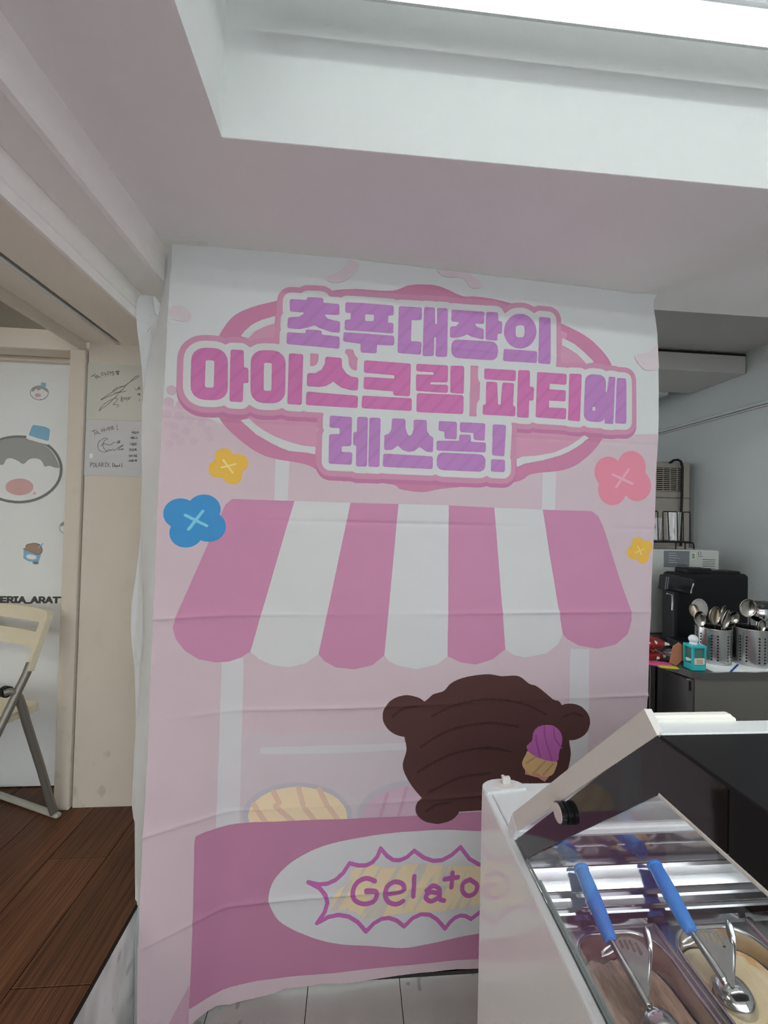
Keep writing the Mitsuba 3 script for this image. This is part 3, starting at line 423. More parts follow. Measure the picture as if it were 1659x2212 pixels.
HAND = [
(0.9,[[-1028,2022],[-1012,2034]]),
(0.9,[[-1019,2028],[-1007,2016]]),
(0.9,[[-1009,2028],[-1010,2022],[-1005,2020],[-1001,2023],[-1003,2028],[-1006,2025],[-1008,2028]]),
(2,[[-996,2024],[-995,2023]]),
(0.9,[[-983,2036],[-984,2033],[-985,2031],[-988,2030],[-990,2031],[-991,2034],[-991,2037],[-990,2040],[-988,2042],[-986,2041],[-984,2039],[-983,2036]]),
(0.9,[[-980,2043],[-974,2026]]),
(0.9,[[-977,2036],[-972,2037]]),
(0.9,[[-972,2044],[-966,2046],[-964,2040],[-969,2039],[-968,2033],[-962,2035]]),
(0.9,[[-961,2048],[-957,2034]]),
(0.9,[[-959,2041],[-955,2043]]),
(0.9,[[-950,2047],[-955,2046],[-954,2040]]),
(0.9,[[-954,2040],[-950,2041]]),
(0.9,[[-945,2048],[-949,2047],[-948,2041]]),
(0.9,[[-948,2041],[-943,2043]]),
(0.9,[[-946,2039],[-946,2034]]),
(0.9,[[-951,2032],[-940,2036]]),
(0.9,[[-934,2040],[-937,2047],[-934,2050],[-931,2046],[-928,2052],[-925,2049],[-927,2041],[-929,2034],[-934,2040]]),
(0.9,[[-934,2048],[-930,2038]]),
(0.9,[[-930,2049],[-929,2040]]),
(0.9,[[-850,2035],[-860,2034],[-872,2023],[-888,2005],[-905,1993],[-938,1974],[-989,1935],[-966,1947],[-937,1961],[-917,1972],[-905,1985],[-908,1992],[-930,1986],[-942,1976],[-946,1970],[-938,1965],[-921,1967]]),
(0.9,[[-850,2035],[-862,2024],[-876,2015],[-891,2003],[-909,1980],[-925,1961],[-941,1941],[-965,1915],[-984,1900],[-995,1891],[-984,1910],[-966,1927],[-941,1942],[-927,1942],[-934,1929],[-943,1917],[-928,1919],[-921,1915],[-929,1909]]),
(0.9,[[-917,1967],[-908,1970],[-897,1973]]),
(0.9,[[-908,1947],[-909,1945],[-910,1944],[-912,1943],[-914,1944],[-915,1945],[-915,1947],[-914,1949],[-912,1949],[-910,1949],[-909,1948],[-908,1947]]),
(0.9,[[-907,1942],[-916,1938]]),
(0.9,[[-911,1943],[-911,1940]]),
(0.9,[[-913,1940],[-914,1933],[-906,1934]]),
(0.9,[[-904,1946],[-898,1947],[-898,1940],[-904,1939],[-904,1946]]),
(0.9,[[-894,1949],[-891,1935]]),
(0.9,[[-890,1946],[-886,1940],[-881,1949],[-885,1950],[-887,1946],[-890,1946],[-886,1940]]),
(0.9,[[-864,1984],[-859,1979],[-855,1980]]),
(0.9,[[-856,1987],[-852,1988],[-852,1983],[-855,1980]]),
(0.9,[[-851,1991],[-847,1993],[-846,1987],[-850,1986],[-851,1991]]),
(0.9,[[-851,1981],[-843,1985]]),
(0.9,[[-853,1965],[-848,1967],[-847,1961],[-852,1959],[-853,1965]]),
(0.9,[[-846,1967],[-845,1958]]),
(0.9,[[-847,1963],[-844,1964]]),
(0.9,[[-845,1943],[-845,1937]]),
(0.9,[[-1020,1810],[-1001,1817]]),
(0.9,[[-1011,1814],[-1005,1796]]),
(0.9,[[-994,1806],[-995,1803],[-997,1802],[-999,1801],[-1001,1802],[-1002,1804],[-1002,1807],[-1001,1809],[-999,1811],[-997,1810],[-995,1809],[-994,1806]]),
(2,[[-989,1804],[-988,1803]]),
(0.9,[[-976,1817],[-977,1814],[-978,1813],[-980,1812],[-982,1813],[-983,1815],[-983,1818],[-982,1820],[-980,1821],[-978,1821],[-977,1819],[-976,1817]]),
(0.9,[[-974,1826],[-970,1811]]),
(0.9,[[-971,1818],[-968,1820]]),
(0.9,[[-965,1827],[-960,1828],[-960,1823],[-964,1822],[-964,1817],[-958,1819]]),
(0.9,[[-956,1831],[-953,1816]]),
(0.9,[[-955,1823],[-951,1824]]),
(0.9,[[-945,1832],[-950,1831],[-949,1826]]),
(0.9,[[-949,1826],[-944,1827]]),
(0.9,[[-939,1834],[-944,1833],[-942,1828]]),
(0.9,[[-942,1828],[-938,1829]]),
(0.9,[[-943,1826],[-942,1822]]),
(0.9,[[-948,1820],[-935,1823]]),
(0.9,[[-927,1839],[-925,1828]]),
(2,[[-924,1822],[-923,1821]]),
(0.9,[[-958,1784],[-968,1787],[-981,1780],[-992,1769],[-994,1755],[-991,1742],[-981,1734],[-967,1732],[-957,1736]]),
(0.9,[[-958,1784],[-968,1778],[-975,1765],[-974,1752],[-967,1741],[-957,1736],[-955,1742],[-949,1742],[-947,1737],[-943,1742],[-937,1743],[-934,1738],[-922,1749],[-900,1762],[-912,1752],[-919,1742],[-905,1747],[-899,1745],[-913,1741]]),
(0.9,[[-982,1755],[-977,1762],[-966,1764],[-956,1760],[-945,1762],[-937,1770],[-929,1772],[-922,1769],[-914,1772]]),
(0.9,[[-922,1769],[-920,1778],[-914,1774],[-913,1779],[-918,1777],[-914,1770],[-922,1769]]),
(0.9,[[-1019,1672],[-1019,1688],[-1014,1689],[-1012,1684],[-1019,1680]]),
(0.9,[[-1001,1681],[-1002,1676],[-1003,1674],[-1005,1673],[-1007,1675],[-1009,1678],[-1009,1683],[-1008,1686],[-1006,1688],[-1004,1688],[-1002,1685],[-1001,1681]]),
(0.9,[[-998,1688],[-998,1674],[-992,1674]]),
(0.9,[[-990,1674],[-986,1690],[-981,1674]]),
(0.9,[[-988,1680],[-983,1680]]),
(0.9,[[-977,1674],[-977,1690],[-972,1689],[-971,1684],[-977,1683],[-970,1675]]),
(0.9,[[-966,1690],[-960,1690]]),
(0.9,[[-963,1690],[-963,1675]]),
(0.9,[[-966,1675],[-959,1676]]),
(0.9,[[-958,1691],[-948,1675]]),
(0.9,[[-949,1691],[-956,1675]]),
(0.9,[[-936,1676],[-937,1690],[-931,1687],[-930,1681],[-936,1675]]),
(0.9,[[-925,1678],[-925,1677],[-926,1676],[-927,1676],[-928,1677],[-929,1678],[-929,1679],[-928,1680],[-927,1681],[-926,1680],[-925,1680],[-925,1678]]),
(0.9,[[-921,1679],[-921,1677],[-922,1677],[-923,1676],[-924,1677],[-924,1678],[-924,1679],[-924,1680],[-923,1681],[-922,1681],[-921,1680],[-921,1679]]),
(0.9,[[-917,1679],[-917,1678],[-918,1677],[-919,1677],[-920,1677],[-920,1678],[-920,1679],[-920,1680],[-919,1681],[-918,1681],[-917,1680],[-917,1679]]),
(0.9,[[-914,1677],[-911,1687],[-911,1677]]),
(0.9,[[-903,1691],[-902,1682]]),
(2,[[-902,1679],[-902,1677]]),
(0.9,[[-870,1810],[-868,1816],[-866,1810]]),
(0.9,[[-864,1817],[-864,1809]]),
(0.9,[[-864,1812],[-863,1812]]),
(0.9,[[-862,1816],[-858,1816],[-862,1812]]),
(0.9,[[-856,1818],[-856,1812]]),
(0.9,[[-861,1810],[-856,1810],[-855,1808],[-861,1808],[-861,1810]]),
(0.9,[[-853,1810],[-850,1817],[-848,1811]]),
(0.9,[[-847,1818],[-846,1809]]),
(0.9,[[-846,1813],[-845,1813]]),
(0.9,[[-874,1794],[-869,1794],[-869,1789],[-874,1789],[-874,1794]]),
(0.9,[[-867,1797],[-867,1787]]),
(0.9,[[-866,1797],[-865,1787]]),
(0.9,[[-863,1791],[-861,1796],[-859,1791]]),
(0.9,[[-865,1789],[-857,1789]]),
(0.9,[[-855,1795],[-849,1795],[-850,1791]]),
(0.9,[[-856,1789],[-847,1789]]),
(0.9,[[-876,1770],[-871,1770],[-872,1766]]),
(0.9,[[-877,1764],[-869,1764]]),
(0.9,[[-868,1770],[-864,1771],[-868,1766]]),
(0.9,[[-862,1772],[-862,1766]]),
(0.9,[[-867,1765],[-861,1765],[-861,1762],[-866,1762],[-867,1765]]),
(0.9,[[-859,1771],[-855,1771],[-859,1767]]),
(0.9,[[-853,1772],[-853,1767]]),
(0.9,[[-858,1765],[-852,1765],[-852,1763],[-858,1762],[-858,1765]]),
(0.9,[[-877,1748],[-877,1744],[-873,1744],[-874,1749]]),
(0.9,[[-871,1750],[-871,1743]]),
(0.9,[[-876,1743],[-876,1740],[-870,1740]]),
(0.9,[[-868,1748],[-864,1748],[-868,1744]]),
(0.9,[[-862,1750],[-862,1744]]),
(0.9,[[-867,1742],[-862,1743],[-862,1740],[-867,1740],[-867,1742]]),
(0.9,[[-859,1748],[-855,1748],[-855,1743],[-859,1743],[-859,1748]]),
(0.9,[[-853,1750],[-853,1742]]),
(0.9,[[-852,1750],[-851,1742]]),
(0.9,[[-877,1724],[-874,1724],[-877,1721]]),
(0.9,[[-872,1726],[-872,1721]]),
(0.9,[[-876,1719],[-871,1719],[-871,1717],[-876,1717],[-876,1719]]),
(0.9,[[-868,1721],[-867,1725],[-865,1721]]),
(0.9,[[-870,1720],[-863,1720]]),
(0.9,[[-862,1724],[-857,1725],[-858,1721]]),
(0.9,[[-863,1719],[-855,1720]]),
(0.9,[[-854,1725],[-851,1725],[-854,1722]]),
(0.9,[[-849,1727],[-849,1722]]),
(0.9,[[-853,1720],[-849,1720],[-849,1718],[-853,1718],[-853,1720]]),
(0.9,[[-878,1704],[-874,1704],[-875,1701]]),
(0.9,[[-879,1699],[-872,1699]]),
(0.9,[[-871,1704],[-867,1704],[-867,1700],[-871,1700],[-871,1704]]),
(0.9,[[-866,1706],[-865,1699]]),
(0.9,[[-864,1706],[-864,1699]]),
(0.9,[[-863,1705],[-859,1705],[-859,1701]]),
(0.9,[[-864,1699],[-857,1700]]),
(0.9,[[-855,1705],[-852,1705],[-852,1701],[-855,1701],[-855,1705]]),
(0.9,[[-850,1707],[-850,1699]]),
(0.9,[[-849,1707],[-849,1699]])]
POSTER = [
('outline','S',0,[[-1208,1672],[-1219,1617],[-1255,1570],[-1309,1538],[-1374,1526],[-1439,1535],[-1495,1563],[-1533,1608],[-1548,1661],[-1537,1715],[-1503,1761],[-1449,1794],[-1385,1807],[-1319,1799],[-1262,1771],[-1223,1726]]),
('ball','S',0,[[-1219,1672],[-1229,1621],[-1263,1578],[-1314,1548],[-1375,1537],[-1436,1545],[-1488,1571],[-1524,1612],[-1538,1661],[-1528,1711],[-1495,1754],[-1445,1784],[-1384,1796],[-1323,1789],[-1269,1763],[-1233,1721]]),
('sauce','S',0,[[-1539,1661],[-1525,1720],[-1486,1767],[-1438,1788],[-1384,1796],[-1330,1793],[-1282,1770],[-1245,1735],[-1221,1682],[-1239,1679],[-1261,1685],[-1278,1682],[-1292,1705],[-1314,1714],[-1340,1708],[-1361,1689],[-1381,1700],[-1409,1711],[-1428,1705],[-1438,1684],[-1464,1683],[-1493,1673]]),
('blue','P',8,[[-1332,1849],[-1328,1852],[-1306,1850],[-1284,1847],[-1267,1839],[-1263,1833],[-1267,1787],[-1306,1797],[-1346,1809]]),
('rim','P',6,[[-1353,1806],[-1346,1808],[-1306,1797],[-1267,1787],[-1263,1778],[-1269,1772],[-1306,1781],[-1347,1792],[-1355,1796]]),
('pink','S',0,[[-1319,1596],[-1322,1582],[-1334,1571],[-1351,1563],[-1371,1560],[-1392,1562],[-1410,1569],[-1422,1579],[-1426,1592],[-1423,1606],[-1411,1617],[-1394,1625],[-1374,1629],[-1353,1627],[-1335,1620],[-1323,1609]]),
('pink','S',0,[[-1307,1570],[-1308,1567],[-1309,1566],[-1311,1564],[-1313,1564],[-1315,1564],[-1317,1565],[-1319,1567],[-1319,1569],[-1319,1571],[-1318,1573],[-1316,1574],[-1314,1575],[-1311,1575],[-1309,1573],[-1308,1572]]),
('outline','S',0,[[-1274,1988],[-1277,1977],[-1284,1966],[-1295,1959],[-1309,1956],[-1323,1958],[-1335,1964],[-1343,1973],[-1346,1985],[-1344,1997],[-1336,2007],[-1325,2014],[-1311,2017],[-1297,2015],[-1286,2009],[-1277,2000]]),
('ball','S',0,[[-1276,1988],[-1279,1977],[-1286,1968],[-1296,1961],[-1309,1959],[-1322,1960],[-1333,1966],[-1341,1974],[-1344,1985],[-1342,1996],[-1335,2005],[-1324,2012],[-1311,2014],[-1298,2013],[-1287,2007],[-1279,1999]]),
('sauce','S',0,[[-1341,1992],[-1335,2006],[-1318,2016],[-1300,2016],[-1285,2008],[-1278,1990],[-1291,1998],[-1302,2003],[-1313,1996],[-1324,2002],[-1332,1992]]),
('blue','P',2,[[-1303,2031],[-1286,2029],[-1286,2013],[-1307,2019]]),
('pink','S',0,[[-1303,1976],[-1303,1973],[-1306,1971],[-1310,1969],[-1315,1968],[-1320,1968],[-1324,1970],[-1327,1972],[-1328,1975],[-1327,1978],[-1324,1981],[-1320,1983],[-1315,1984],[-1311,1983],[-1306,1982],[-1304,1979]]),
('outline','S',0,[[-1143,1432],[-1146,1421],[-1153,1411],[-1164,1405],[-1177,1402],[-1190,1404],[-1201,1410],[-1209,1419],[-1212,1430],[-1210,1441],[-1203,1451],[-1192,1457],[-1179,1459],[-1166,1458],[-1154,1452],[-1146,1443]]),
('ball','S',0,[[-1146,1432],[-1148,1421],[-1154,1413],[-1165,1407],[-1177,1405],[-1189,1406],[-1200,1412],[-1207,1420],[-1210,1430],[-1208,1440],[-1201,1449],[-1191,1455],[-1179,1457],[-1166,1456],[-1156,1450],[-1148,1442]]),
('sauce','S',0,[[-1207,1437],[-1201,1450],[-1185,1458],[-1168,1458],[-1153,1450],[-1147,1434],[-1159,1441],[-1170,1446],[-1180,1440],[-1191,1446],[-1199,1437]]),
('blue','P',2,[[-1171,1473],[-1154,1470],[-1155,1456],[-1175,1462]]),
('pink','S',0,[[-1171,1421],[-1171,1418],[-1174,1416],[-1178,1414],[-1182,1413],[-1187,1414],[-1191,1415],[-1194,1418],[-1195,1421],[-1194,1424],[-1191,1426],[-1187,1428],[-1183,1428],[-1178,1428],[-1174,1426],[-1172,1424]]),
('outline','S',0,[[-1349,1339],[-1341,1344],[-1339,1356],[-1324,1363],[-1299,1365],[-1281,1355],[-1274,1336],[-1279,1321],[-1293,1316],[-1316,1325]]),
('choc','S',0,[[-1346,1340],[-1338,1347],[-1336,1355],[-1323,1361],[-1300,1362],[-1283,1353],[-1278,1336],[-1282,1324],[-1293,1320],[-1316,1329]]),
('blue','P',3,[[-1347,1337],[-1316,1324],[-1294,1316],[-1279,1318],[-1288,1287],[-1308,1286],[-1328,1290],[-1347,1301]]),
('rim','S',0,[[-1336,1311],[-1329,1317],[-1311,1316],[-1297,1309],[-1301,1299],[-1319,1298],[-1333,1303]]),
('blue','P',1,[[-1289,1343],[-1271,1363],[-1275,1365],[-1294,1347]]),
('outline','S',0,[[-1287,1284],[-1288,1281],[-1290,1279],[-1294,1278],[-1298,1277],[-1302,1278],[-1306,1279],[-1309,1281],[-1310,1283],[-1309,1286],[-1307,1288],[-1303,1289],[-1299,1290],[-1294,1289],[-1291,1288],[-1288,1286]])]
CURTAIN = [[-656,2181],[-671,2205],[-681,2220],[-694,2230],[-711,2232],[-726,2225],[-736,2207],[-739,2173],[-736,2126],[-724,2034],[-716,1926],[-713,1818],[-712,1665],[-713,1511],[-711,1432],[-723,1278],[-731,1183],[-727,1068],[-709,953],[-697,819],[-698,694],[-692,500],[-630,498],[-673,1820],[-656,2131]]
CURTAIN_TAB = [[-679,2218],[-668,2209],[-656,2195],[-648,2181],[-654,2153],[-671,2161],[-675,2186]]
# smooth cloth surface y(X,z), room coordinates
def g_edge(z): return np.interp(z,[0,.28,.56,.874,1.18,1.8,2.37],[.175,.140,.096,.07,.06,.03,0.0])
def base_y(X,z):
    X=np.asarray(X,float); z=np.asarray(z,float)
    y=1.331+.0665*np.maximum(X,0)+.02*np.minimum(X,0)
    y=y-.036*np.clip((1-z)/1.0,0,1)**2
    y=y-.022*np.exp(-((X+.42)/.11)**2)*np.clip(1-z/.45,0,1)
    t=np.clip((-.34-X)/.26,0,1.2); s=np.where(t<.25,2*t*t,t-.125)/.875
    return y-g_edge(z)*s

# ------------------------------------------------------------------ the fabric banner and its print
CREASES = (2.10, 1.80, 1.485, 1.18, .874, .56, .28)
SGN = (.5, -.6, -1, 1, 1, 1, 1)
def cloth_y(X, z):
    X = np.asarray(X, float); z = np.asarray(z, float)
    y = base_y(X, z)
    for c, s in zip(CREASES, SGN):
        w = .55+.45*np.sin(X*5+c*9); a = np.abs(z-c)
        y = y - s*.0058*w*np.exp(-a/.0055) - .0024*np.exp(-a/.06)
    for c in (-.21, .315, .86):
        y = y - .0012*np.exp(-np.abs(X-c)/.012)
    q = np.stack([X*3.1, z*2.3, X*0], -1)
    y = y + .010*(meshkit.fbm(q+7, 3, 5)-.5)*np.clip((2.40-z)/.3, 0, 1)
    q = np.stack([X*16+z*7, z*13, X*0], -1)
    return y + .0030*(meshkit.noise(q, 3)-.5)
def cloth_n(X, z, e=.0025):
    dx = (cloth_y(X+e, z)-cloth_y(X-e, z))/(2*e); dz = (cloth_y(X, z+e)-cloth_y(X, z-e))/(2*e)
    n = np.stack([dx, -np.ones_like(dx), dz], -1); return n/np.linalg.norm(n, axis=-1, keepdims=True)
GX = np.concatenate([np.arange(-.70, -.265, .02), np.arange(-.26, 1.25, .04)])
GZ = sorted(set([round(z, 4) for z in np.arange(-.05, 2.45, .05)]+[c+d for c in CREASES for d in (-.03, -.011, -.004, 0, .004, .011, .03)]))
GZ = [z for i, z in enumerate(GZ) if i == 0 or z-GZ[i-1] > .0028]
CELLS = [(a, b, c, d) for a, b in zip(GX[:-1], GX[1:]) for c, d in zip(GZ[:-1], GZ[1:])]
CELLG = shapely.box(*np.array([(a, c, b, d) for a, b, c, d in CELLS]).T)
def print_mesh(geom, off=0.0):
    """a flat region of the print (x, z in metres) laid on the cloth"""
    hit = [i for i in shapely.STRtree(CELLG).query(geom, predicate='intersects')]
    parts = shapely.intersection(CELLG[hit], geom)
    V, F, n0 = [], [], 0
    for g in parts:
        for q in getattr(g, 'geoms', [g]):
            if q.geom_type != 'Polygon' or q.area < 1e-9: continue
            v, f = trimesh.creation.triangulate_polygon(q, engine='earcut')
            if len(f) == 0: continue
            V.append(v); F.append(np.asarray(f)+n0); n0 += len(v)
    v, f = np.vstack(V), np.vstack(F)
    X, z = v[:, 0], v[:, 1]; n = cloth_n(X, z)
    P = np.stack([X, cloth_y(X, z), z], -1)+n*off
    c = np.cross(P[f[:, 1]]-P[f[:, 0]], P[f[:, 2]]-P[f[:, 0]]); bad = c[:, 1] > 0
    f[bad] = f[bad][:, ::-1]
    return P, f, n
def ply_n(P, f, n, m):
    return {'type': 'ply', 'filename': meshkit.write_ply((P, f), smooth=True, normals=n), 'face_normals': False, 'bsdf': {'type': 'ref', 'id': m}}
W0 = (192, 198, 198)
def ink(name, c, w=W0, base=.60):
    a = base*lin(c)/lin(w); return flat('m_print_'+name, np.clip(a, 0, .85))
INKS = dict(ground=((187, 174, 181), W0), dot=((185, 167, 177), W0), mark=((193, 187, 191), W0), darker_pink=((178, 148, 166), W0), pole=((189, 192, 196), W0), glass=((184, 178, 184), W0), glint=((188, 190, 194), W0),
    tubrim=((172, 172, 182), W0), tubcream=((212, 197, 168), W0), tubstripe=((200, 176, 158), W0), tubpink=((186, 164, 180), W0), tubpinkstripe=((180, 150, 172), W0),
    plate=((183, 126, 155), W0), inner=((190, 144, 167), W0), ring=((190, 196, 196), W0), shadow=((177, 119, 154), W0), outline_pink=((186, 138, 163), W0), outline_white=((191, 197, 197), W0),
    awning_pink=((183, 132, 162), W0), awning_white=((191, 196, 197), W0), counter=((170, 121, 150), W0), sign=((190, 195, 198), W0), burst=((176, 104, 166), W0), scribble=((212, 200, 168), W0), scratch=((208, 203, 192), W0), signtext=((174, 100, 162), W0),
    mound=((80, 57, 57), W0), swirl=((68, 48, 49), W0), conecream=((196, 168, 124), W0), conetip=((190, 140, 128), W0), conestripe=((178, 142, 100), W0), berry=((172, 100, 166), W0), berrystripe=((150, 82, 148), W0),
    letter_purple=((171, 126, 180), W0), letter_pink=((187, 115, 164), W0), letter_purple_dark=((159, 118, 169), W0), letter_pink_dark=((172, 110, 145), W0),
    flower_yellow=((209, 173, 82), W0), flower_blue=((68, 138, 190), W0), flower_coral=((206, 134, 152), W0), stitch_yellow=((222, 202, 130), W0), stitch_blue=((120, 190, 214), W0), stitch_coral=((214, 160, 180), W0))
shapes = {}
for layer, kind, r, rings in ART:
    p = [np.array(q, float)/1000 for q in rings]
    if kind == 'P':
        g = Polygon(p[0]).buffer(0)
        if layer.startswith('letter') and r == 5: g = g.buffer(-.0072, 6).buffer(.0072, 6).buffer(.0025, 4).buffer(-.0025, 4)
        else: g = rounded(g, r/1000)
        for hh in p[1:]: g = g.difference(rounded(Polygon(hh).buffer(0), min(r, 6)/1000))
    elif kind == 'S': g = Polygon(spline(p[0])).buffer(0)
    elif kind == 'L':
        w = abs(r)/1000; q = spline(p[0], closed=False) if r > 0 and len(p[0]) > 2 else p[0]
        g = LineString(q).buffer(w/2, 5)
    else: g = Point(p[0][0]).buffer(r/1000, 12)
    shapes.setdefault(layer, []).append(g)
OUT = shapes.pop('outline')[0]
shapes.pop('scratch')
U = {k: unary_union(v) for k, v in shapes.items()}
U['letter_purple'] = U['letter_purple'].difference(U.pop('letter_purple_hole'))
lett = unary_union([U['letter_purple'], U['letter_pink']])
white = lett.buffer(.0225, 8).buffer(.005).buffer(-.005)
white = unary_union([Polygon(g.exterior, [h for h in g.interiors if Polygon(h).area > .00035]) for g in getattr(white, 'geoms', [white])])
pinkl = white.buffer(.0185, 8)
pinkl = unary_union([Polygon(g.exterior) for g in getattr(pinkl, 'geoms', [pinkl])])
U['outline_white'], U['outline_pink'] = white, pinkl
U['shadow'] = unary_union([affinity.translate(pinkl, 0, -d) for d in (.005, .010, .0145)])
ORDER = ['ground', 'dot', 'mark', 'darker_pink', 'pole', 'glass', 'glint', 'tubrim', 'tubcream', 'tubstripe', 'tubpink', 'tubpinkstripe', 'plate', 'inner', 'ring', 'awning_pink', 'awning_white', 'counter', 'sign', 'scribble', 'burst', 'signtext',
         'mound', 'swirl', 'conetip', 'conecream', 'conestripe', 'berry', 'berrystripe', 'shadow', 'outline_pink', 'outline_white', 'letter_purple', 'letter_pink',
         'flower_yellow', 'flower_blue', 'flower_coral', 'stitch_yellow', 'stitch_blue', 'stitch_coral']
NAMES = dict(ground=('pink_ground', 'pale pink ground of the print'), dot=('halftone_dots', 'faint pink halftone dots'), mark=('faint_brush_mark', None), darker_pink=('darker_corner', None), pole=('stall_post', 'white posts of the printed stall'), glass=('counter_glass', None), glint=('glass_glint', None),
    tubrim=('tub_rim', None), tubcream=('tub_filling', 'cream coloured printed tub of gelato'), tubstripe=('tub_stripe', None), tubpink=('tub_filling', 'pink printed tub of gelato'), tubpinkstripe=('tub_stripe', None), plate=('sign_plate', 'pink oval sign behind the title'), ring=('plate_ring', None), inner=('plate_centre', None),
    shadow=('title_shadow', None), outline_pink=('title_outline', 'pink outline of the title'), outline_white=('title_outline', 'white outline of the title'), awning_pink=('awning_stripe', 'pink awning stripes'), awning_white=('awning_stripe', 'white awning stripes'), counter=('stall_counter', 'dark pink printed stall counter'),
    sign=('counter_sign', 'white oval sign on the printed counter'), burst=('starburst_outline', 'purple starburst outline'), scribble=('scribble', 'pale yellow crayon scribble'), scratch=('scribble_gap', None), signtext=('sign_lettering', 'purple hand lettering Gelato'), mound=('chocolate_scoops', 'dark brown heap of chocolate scoops'), swirl=('scoop_swirl', None),
    conecream=('cone', None), conetip=('cone_tip', None), conestripe=('cone_stripe', None), berry=('berry_scoop', 'purple scoop on a cone'), berrystripe=('scoop_stripe', None), letter_purple=('title_lettering', 'purple Korean title lettering'), letter_pink=('title_lettering', 'pink Korean title lettering'),
    letter_purple_dark=('lettering_stripe', None), letter_pink_dark=('lettering_stripe', None), flower_yellow=('flower_print', 'yellow printed flowers'), flower_blue=('flower_print', 'blue printed flower'), flower_coral=('flower_print', 'coral pink printed flower'),
    stitch_yellow=('flower_stitch', None), stitch_blue=('flower_stitch', None), stitch_coral=('flower_stitch', None))
ban = thing('hanging_banner', 'large pink and white fabric banner with a striped awning print hanging down to the floor', 'banner')
flat('m_cloth', (.61, .62, .62)); flat('m_cloth_back', (.60, .60, .605))
covered = MultiPolygon(); regions = {}
for k in reversed(ORDER):
    g = U[k].intersection(OUT)
    r = g.difference(covered)
    covered = unary_union([covered, g.buffer(.0001)])
    regions[k] = r
scene[ban+'__cloth'] = ply_n(*print_mesh(OUT, -.0016), 'm_cloth')
Pb, fb, nb = print_mesh(OUT, -.0035); scene[ban+'__lining'] = ply_n(Pb, fb, nb, 'm_cloth_back')
def striped(a, b):          # the faint diagonal hatching printed in the letters
    return lambda p, n, uv: mix(a, b, smoothstep(.33, .40, abs_fract((p.x-p.z*.88)*18.0))*.8)
def abs_fract(x): x = x-dr.floor(x); return dr.abs(x-.5)
def crayon(p, n, uv):
    s = noise(p.x*60-p.z*34, p.x*7+p.z*10, 3)*.7+noise(p.x*130-p.z*75, p.z*9, 7)*.3
    return mix([float(x) for x in INK_AL['scribble']], (.56, .555, .53), smoothstep(.60, .70, s)*.75)
INK_AL = {}
for k in ORDER:
    r = regions[k]
    if r.area < 1e-6: continue
    c = INKS[k][0]; al = np.clip(.62*lin(c)/lin(W0), 0, .85); INK_AL[k] = al
    if k.startswith('letter'): flat('m_print_'+k, striped([float(x) for x in al], [float(x)*.92 for x in al]))
    elif k == 'scribble': flat('m_print_'+k, crayon)
    else: flat('m_print_'+k, al)
    nm, lb = NAMES[k]; first = True
    gs = sorted([g for g in getattr(r, 'geoms', [r]) if g.geom_type == 'Polygon'], key=lambda g: -g.area)
    big = [g for g in gs if g.area > 3e-5]; big = big or gs[:1]
    for g in big:
        P, f, n = print_mesh(g); key = numbered(ban+'__'+nm); scene[key] = ply_n(P, f, n, 'm_print_'+k)
        if lb and first: tag(key, lb)
        first = False
# the left edge of the cloth is folded back round the opening
zz = np.linspace(.012, 2.352, 70)
ol = np.array(OUT.exterior.coords); lf = ol[ol[:, 0] < -.5]; lf = lf[np.argsort(lf[:, 1])]
ex = np.interp(zz, lf[:, 1], lf[:, 0])
def sheet(cols, m, name, parent, thick=.0016):
    """cols: list of (n,3) polylines side by side"""
    G = np.stack(cols, 1); n, c = G.shape[:2]; V = G.reshape(-1, 3); F = []
    for i in range(n-1):
        for j in range(c-1):
            a = i*c+j; F += [[a, a+1, a+c+1], [a, a+c+1, a+c]]
    M = trimesh.Trimesh(V, F, process=False); N = M.vertex_normals
    B = trimesh.Trimesh(np.vstack([V, V+N*thick]), np.vstack([F, np.array(F)[:, ::-1]+len(V)]), process=False)
    return obj(name, B, m, parent, smooth=True)
ey = cloth_y(ex, zz)
# the folded strip runs back from the edge: (height, x, y)
FOLD = np.array([(.0, -.590, 1.215), (.30, -.591, 1.20), (.368, -.598, 1.215), (.40, -.632, 1.275), (.586, -.647, 1.29), (.777, -.656, 1.30), (.946, -.660, 1.317), (1.119, -.662, 1.334), (1.358, -.672, 1.335), (1.579, -.685, 1.345), (1.737, -.693, 1.345), (1.856, -.695, 1.345), (1.937, -.687, 1.347),
                 (2.06, -.671, 1.35), (2.109, -.662, 1.35), (2.163, -.655, 1.352), (2.236, -.646, 1.354), (2.293, -.641, 1.356), (2.362, -.634, 1.356)])
bx = np.interp(zz, FOLD[:, 0], FOLD[:, 1]); by = np.interp(zz, FOLD[:, 0], FOLD[:, 2])
cols = []
for t in np.linspace(0, 1, 8):
    wv = .006*np.sin(zz*5+2)*np.sin(math.pi*t)
    cols.append(np.stack([ex+(bx-ex)*t-wv, ey+.001+(by-ey)*t, zz], -1))
sheet(cols, 'm_cloth', 'folded_edge', ban)
